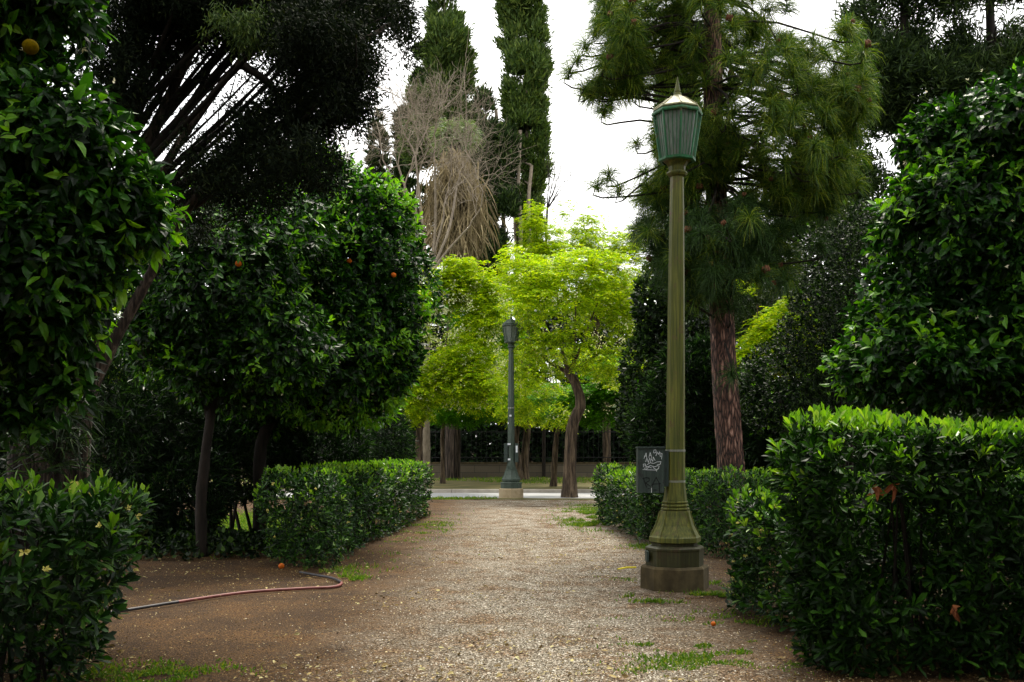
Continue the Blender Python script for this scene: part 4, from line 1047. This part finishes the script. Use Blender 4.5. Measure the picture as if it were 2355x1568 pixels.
Y1 = 30.2
locust('bright locust with a thick crooked dark trunk standing right of the distant lamp',
       [(gx(1309, Y1), Y1, -.05), at(1310, 1080, Y1), at(1316, 980, Y1), at(1335, 930, Y1), at(1322, 880, Y1), at(1302, 850, Y1)],
       [lobe(1300, 690, Y1 + .5, 150, 95, 1.7), lobe(1240, 760, Y1 + .7, 110, 90, 1.3), lobe(1390, 740, Y1 + .4, 85, 110, 1.3), lobe(1330, 810, Y1 + 1.2, 130, 70, 1.1), lobe(1240, 860, Y1 + 1.2, 90, 60, 1.0), lobe(1400, 850, Y1 + .6, 60, 70, 1.1), lobe(1330, 640, Y1 + .8, 90, 60, 1.2), lobe(1200, 640, Y1 + 1.0, 50, 70, .9), lobe(1185, 890, Y1 + 1.5, 60, 60, 1.0), lobe(1270, 925, Y1 + 1.7, 110, 45, .9), lobe(1410, 790, Y1 + .8, 60, 110, 1.1), lobe(1415, 660, Y1 + .8, 40, 60, .9), lobe(1205, 705, Y1 - .8, 26, 36, .3), lobe(1390, 920, Y1 + 1.7, 80, 50, .9), lobe(1255, 800, Y1 - .7, 55, 28, .3), lobe(1375, 830, Y1 - .7, 50, 26, .3), lobe(1310, 765, Y1 - .7, 60, 30, .35), lobe(1225, 730, Y1 - .5, 50, 30, .3), lobe(1400, 740, Y1 - .5, 50, 30, .3)], 2000, M['locust'], 501, .21,
       [[at(1290, 800, Y1), at(1270, 740, Y1)], [at(1330, 810, Y1), at(1380, 680, Y1)], [at(1320, 820, Y1), at(1325, 640, Y1)], [at(1260, 830, Y1), at(1200, 780, Y1)], [at(1350, 830, Y1), at(1430, 780, Y1)]], flowers=130, gap=-.12)
Y2 = 33.8
locust('pale flowering locust with yellow tinted crown, partly behind the left orange tree',
       [(gx(965, Y2), Y2, -.05), at(963, 1050, Y2), at(966, 980, Y2), at(985, 930, Y2)],
       [lobe(1030, 830, Y2, 110, 60, 1.5), lobe(970, 900, Y2 - .4, 75, 55, 1.2), lobe(1060, 880, Y2 - .4, 80, 60, 1.2), lobe(1000, 780, Y2, 80, 70, 1.3), lobe(1060, 730, Y2 + .3, 80, 50, 1.3), lobe(1010, 680, Y2 + .3, 70, 60, 1.2), lobe(1060, 640, Y2 + .6, 60, 50, 1.0), lobe(930, 930, Y2 - .5, 50, 50, 1.0), lobe(1110, 840, Y2, 60, 70, 1.2), lobe(1120, 700, Y2 + .5, 50, 80, 1.0)], 2100, M['locust'], 502, .15,
       [[at(1010, 860, Y2), at(1030, 760, Y2)], [at(960, 900, Y2), at(930, 880, Y2)], [at(1030, 900, Y2), at(1080, 850, Y2)]], flowers=420, gap=-.2)
Y3 = 39
locust('slender young locust with forked thin trunk left of the distant lamp',
       [(gx(1018, Y3), Y3, .05), at(1018, 1060, Y3), at(1017, 1000, Y3), at(1024, 950, Y3)],
       [lobe(1090, 900, Y3, 90, 55, 1.6), lobe(1040, 940, Y3, 80, 40, 1.4), lobe(1120, 800, Y3, 70, 80, 1.5), lobe(1100, 700, Y3, 80, 70, 1.5)], 1100, M['locust_deep'], 503, .10,
       [[at(1010, 950, Y3), at(1000, 910, Y3)], [at(1040, 920, Y3), at(1090, 880, Y3)]])
Y4 = 43
locust('old locust with a pale twin stemmed trunk directly behind the distant lamp',
       [(gx(1205, Y4), Y4, .05), at(1207, 1050, Y4), at(1212, 980, Y4), at(1210, 900, Y4)],
       [lobe(1180, 900, Y4, 90, 60, 2.0), lobe(1240, 920, Y4, 90, 45, 2.0), lobe(1150, 830, Y4, 60, 70, 1.6), lobe(1215, 640, Y4, 60, 100, 1.8), lobe(1230, 520, Y4, 30, 60, 1.0), lobe(1265, 545, Y4, 24, 40, .8), lobe(1260, 600, Y4, 60, 50, 1.4)], 1300, M['locust'], 504, .20,
       [[at(1188, 1000, Y4), at(1188, 940, Y4)], [at(1215, 700, Y4), at(1232, 500, Y4)]], sub=[(gx(1196, 42.7), 42.7, .05), at(1190, 1060, 42.7), at(1186, 1010, 42.7), at(1194, 960, 42.7), at(1206, 900, 42.8)])
Y5 = 36
locust('short thin trunked locust leaning right beside the crooked locust trunk',
       [(gx(1272, Y5), Y5, .05), at(1275, 1060, Y5), at(1280, 1000, Y5), at(1290, 960, Y5)],
       [lobe(1390, 930, Y5, 90, 45, 1.6), lobe(1300, 930, Y5, 80, 40, 1.4), lobe(1420, 880, Y5, 60, 70, 1.4)], 900, M['locust_deep'], 505, .12,
       [[at(1270, 950, Y5), at(1250, 920, Y5)], [at(1310, 930, Y5), at(1380, 900, Y5)]])
Y6 = 46.5
locust('tall airy locust whose light crown tops stand against the white sky left of the pine',
       [(gx(1392, Y6), Y6, .05), at(1395, 1050, Y6), at(1390, 900, Y6), at(1370, 750, Y6)],
       [lobe(1340, 515, Y6, 45, 35, 1.3), lobe(1300, 495, Y6, 24, 26, .8), lobe(1365, 490, Y6, 26, 22, .8), lobe(1465, 545, Y6, 30, 30, .9), lobe(1380, 560, Y6, 60, 40, 1.4), lobe(1440, 590, Y6, 50, 45, 1.4), lobe(1400, 660, Y6, 70, 60, 1.6), lobe(1330, 600, Y6, 60, 40, 1.4), lobe(1450, 700, Y6, 50, 70, 1.5), lobe(1370, 700, Y6, 80, 70, 1.6), lobe(1440, 640, Y6, 60, 50, 1.4)], 1700, M['locust'], 506, .22,
       [[at(1360, 650, Y6), at(1340, 500, Y6)], [at(1390, 640, Y6), at(1440, 570, Y6)]], gap=-.35)
locust('distant yellow green locust glowing between the pine trunk and dense evergreen',
       [(gx(1770, 21.5), 21.5, -.03), at(1768, 1000, 21.5), at(1755, 850, 21.5)],
       [lobe(1755, 705, 21.5, 65, 70, 1.0), lobe(1715, 780, 21.5, 50, 60, .9), lobe(1790, 780, 21.5, 50, 60, .8)], 1100, M['locust'], 507, .09, [[at(1750, 800, 21.5), at(1740, 700, 21.5)]])
locust('far yellow locust visible through the fork of the conifer trunk',
       [(gx(245, 32), 32, -.03), at(245, 1000, 32), at(248, 880, 32)],
       [lobe(250, 800, 32, 70, 70, 1.6), lobe(310, 850, 32, 90, 50, 1.6), lobe(450, 800, 32, 120, 60, 1.6), lobe(300, 700, 32, 60, 60, 1.4)], 900, M['locust'], 508, .15, [[at(255, 850, 32), at(300, 760, 32)]])

# ---------------------------------------------------------------- wall, railing, background
WY = 46.0
root = thing('boundary_wall', 'low stone block wall with iron railing at the back beyond the road', 'wall', (0, WY, 0))
b = MB(); box(b, (-30, WY, -.05), (30, WY + .3, .74)); b.build('masonry', M['wall'], root)
b = MB(); box(b, (-30, WY - .03, .742), (30, WY + .33, .80)); b.build('coping', M['concrete'], root)
b = MB()
for i in range(-62, 62):
    x = i * .235; box(b, (x - .008, WY + .142, .80), (x + .008, WY + .158, 2.3))
box(b, (-30, WY + .135, 1.0), (30, WY + .168, 1.04)); box(b, (-30, WY + .135, 2.18), (30, WY + .168, 2.22))
b.build('railing', M['iron'], root)
f = MB()
BL = []
for i in range(70):
    x = -34 + 68 * RNG.random(); hh = 6.5 + 4.5 * RNG.random(); y = 50 + 12 * RNG.random()
    BL.append((np.array([x, y, hh * .45]), np.array([2.6, 2.4, hh * .55])))
P, N = shell(BL, 30000, .2, .15, 1.0, 601, .6)
leaves(f, *shoots(P, unit(N + .4 * RNG.normal(size=N.shape)), 5, .42, (.4, 1.3), .2, .3)[:4], .55, T_DIA)
BL = [(np.array([-30 + 1.5 * i, 48.4 + RNG.random(), 1.5]), np.array([1.8, 1.2, 2.4 + RNG.random()])) for i in range(41)]
P, N = shell(BL, 36000, .25, .15, 1.0, 602, .6)
leaves(f, *shoots(P, unit(N + .4 * RNG.normal(size=N.shape)), 5, .26, (.4, 1.3), .2, .2)[:4], .55, T_DIA)
tag(f.build('woodland', M['wood_leaf']), 'dark mass of trees beyond the boundary wall', 'woodland', kind='stuff')
f = MB(); BL = []
for i in range(56):
    sgn = -1 if i % 2 else 1
    y = 19 + 25 * RNG.random(); x = sgn * (6.5 + .34 * (y - 17) + 6 * RNG.random()) + (-1.5 if sgn < 0 else 2)
    hh = (3.2 if sgn < 0 else 5) + 2 * RNG.random()
    BL.append((np.array([x, y, hh * .42]), np.array([1.7, 1.7, hh * .55])))
for i in range(64):
    a = math.radians(-35 + 250 * i / 63.)          # unseen ring of trees round the camera, added to cut frontal sky light
    r = 8.6 + 2.5 * RNG.random(); hh = 9.5 + 4 * RNG.random()
    BL.append((np.array([r * .95 * math.cos(a), 2.0 - r * math.sin(a), hh * .45]), np.array([1.8, 1.8, hh * .56])))
for i in range(22):
    y = 29 + 7 * RNG.random(); x = 5.5 + 8 * RNG.random(); hh = 6.5 + 2.5 * RNG.random()
    BL.append((np.array([x, y, hh * .42]), np.array([1.6, 1.5, hh * .56])))
P, N = shell(BL, 56000, .2, .15, 1.2, 611, .6)
leaves(f, *shoots(P, unit(N + .4 * RNG.normal(size=N.shape)), 5, .30, (.4, 1.3), .2, .25)[:4], .5, T_DIA)
tag(f.build('thicket', M['wood_leaf']), 'dark thicket either side of the path, joined with unseen trees added round the camera for shade', 'thicket', kind='stuff')

# ---------------------------------------------------------------- small things on the ground
def gp(x, y):
    Y = EYE * F / (y * K - HZ); return np.array([gx(x, Y), Y, .0])


hp = [gp(150, 1432), gp(215, 1417), gp(300, 1404), gp(420, 1385), gp(560, 1365), gp(690, 1356), gp(765, 1352), gp(785, 1343), gp(765, 1332), gp(735, 1326), gp(690, 1318)]
hp = smoothpath([p + np.array([0, 0, .013]) for p in hp], 90)
hr = thing('garden_hose', 'faded red garden hose lying across the bare soil on the left', 'hose', (hp[40][0], hp[40][1], 0))
b = MB(); tube(b, hp[26:64], .0165, 9); b.build('red_length', M['hose_red'], hr, True)
for seg in (hp[:27], hp[63:]):
    b = MB(); tube(b, seg, .0155, 9); b.build('grey_length', M['hose_grey'], hr, True)
for (x, y, lab) in ((647, 1308, 'fallen orange on the soil under the box hedge corner'), (1640, 1440, 'small fallen orange on the litter right of the near lamp')):
    p = gp(x, y); b = orange_mesh(.038 if x < 1000 else .022); b.V = [v + p + np.array([0, 0, .036 if x < 1000 else .022]) for v in b.V]
    tag(b.build('fallen_orange', M['orange'], smooth=True, origin=p), lab, 'orange', 'fallen oranges')
b = MB(); p0, p1, p2 = gp(1420, 1312), gp(1440, 1309), gp(1462, 1308)
tube(b, [p0 + (0, 0, .02), p1 + (0, 0, .025), p2 + (0, 0, .02)], .012, 6)
M['yellow'] = noise_mat('yellow_plastic', [(.3, (.5, .42, .02)), (.7, (.7, .6, .05))], (9, 9, 9), bump=0)
tag(b.build('yellow_stick', M['yellow'], origin=p1), 'thin yellow stick on the gravel left of the near lamp', 'stick')

# ---------------------------------------------------------------- light, sky, camera
el, az = math.radians(58), math.radians(12)
sd = Vector((math.sin(az) * math.cos(el), math.cos(az) * math.cos(el), math.sin(el)))
w = bpy.data.worlds.new('World'); SC.world = w; w.use_nodes = True
nt = w.node_tree; nt.nodes.clear()
out = nt.nodes.new('ShaderNodeOutputWorld'); bg = nt.nodes.new('ShaderNodeBackground'); bg.inputs['Strength'].default_value = .05
sk = nt.nodes.new('ShaderNodeTexSky'); sk.sky_type = 'NISHITA'; sk.sun_disc = False; sk.sun_elevation = el; sk.sun_rotation = az; sk.dust_density = 3; sk.air_density = 1
tc = nt.nodes.new('ShaderNodeTexCoord'); ns = nt.nodes.new('ShaderNodeTexNoise'); ns.inputs['Scale'].default_value = 2.2; ns.inputs['Detail'].default_value = 6
mp = nt.nodes.new('ShaderNodeMapping'); mp.inputs['Scale'].default_value = (1, 1, 2.5)
nt.links.new(tc.outputs['Generated'], mp.inputs['Vector']); nt.links.new(mp.outputs[0], ns.inputs['Vector'])
cr = ramp(nt, [(.36, (.72, .72, .72)), (.55, (1, 1, 1))], ns.outputs['Fac'])
mx = nt.nodes.new('ShaderNodeMix'); mx.data_type = 'RGBA'
nt.links.new(cr.outputs['Color'], mx.inputs['Factor']); nt.links.new(sk.outputs[0], mx.inputs['A']); mx.inputs['B'].default_value = (10.6, 10.5, 10.2, 1)
nt.links.new(mx.outputs['Result'], bg.inputs['Color']); nt.links.new(bg.outputs[0], out.inputs[0])
sl = bpy.data.lights.new('sun', 'SUN'); sl.energy = 1.5; sl.angle = math.radians(18); sl.color = (1, .93, .80)
so = bpy.data.objects.new('sun', sl); COL.objects.link(so); so.rotation_euler = sd.to_track_quat('Z', 'Y').to_euler(); so.location = (0, 0, 30)

cam = bpy.data.cameras.new('camera'); co = bpy.data.objects.new('camera', cam); COL.objects.link(co)
co.location = (0, 0, EYE); co.rotation_euler = (math.pi / 2, 0, 0)
cam.sensor_width = 36; cam.lens = 36 * F / 1024; cam.shift_y = (HZ - 341) / 1024; cam.clip_end = 3000; cam.clip_start = .05
SC.camera = co
SC.view_settings.view_transform = 'Standard'; SC.view_settings.look = 'None'; SC.view_settings.exposure = 2.22; SC.view_settings.gamma = 1
SC.render.engine = 'CYCLES'
cy = SC.cycles
cy.max_bounces = 5; cy.diffuse_bounces = 1; cy.glossy_bounces = 2; cy.transmission_bounces = 3; cy.transparent_max_bounces = 4
cy.use_denoising = True
cy.use_adaptive_sampling = True; cy.adaptive_threshold = 0.01
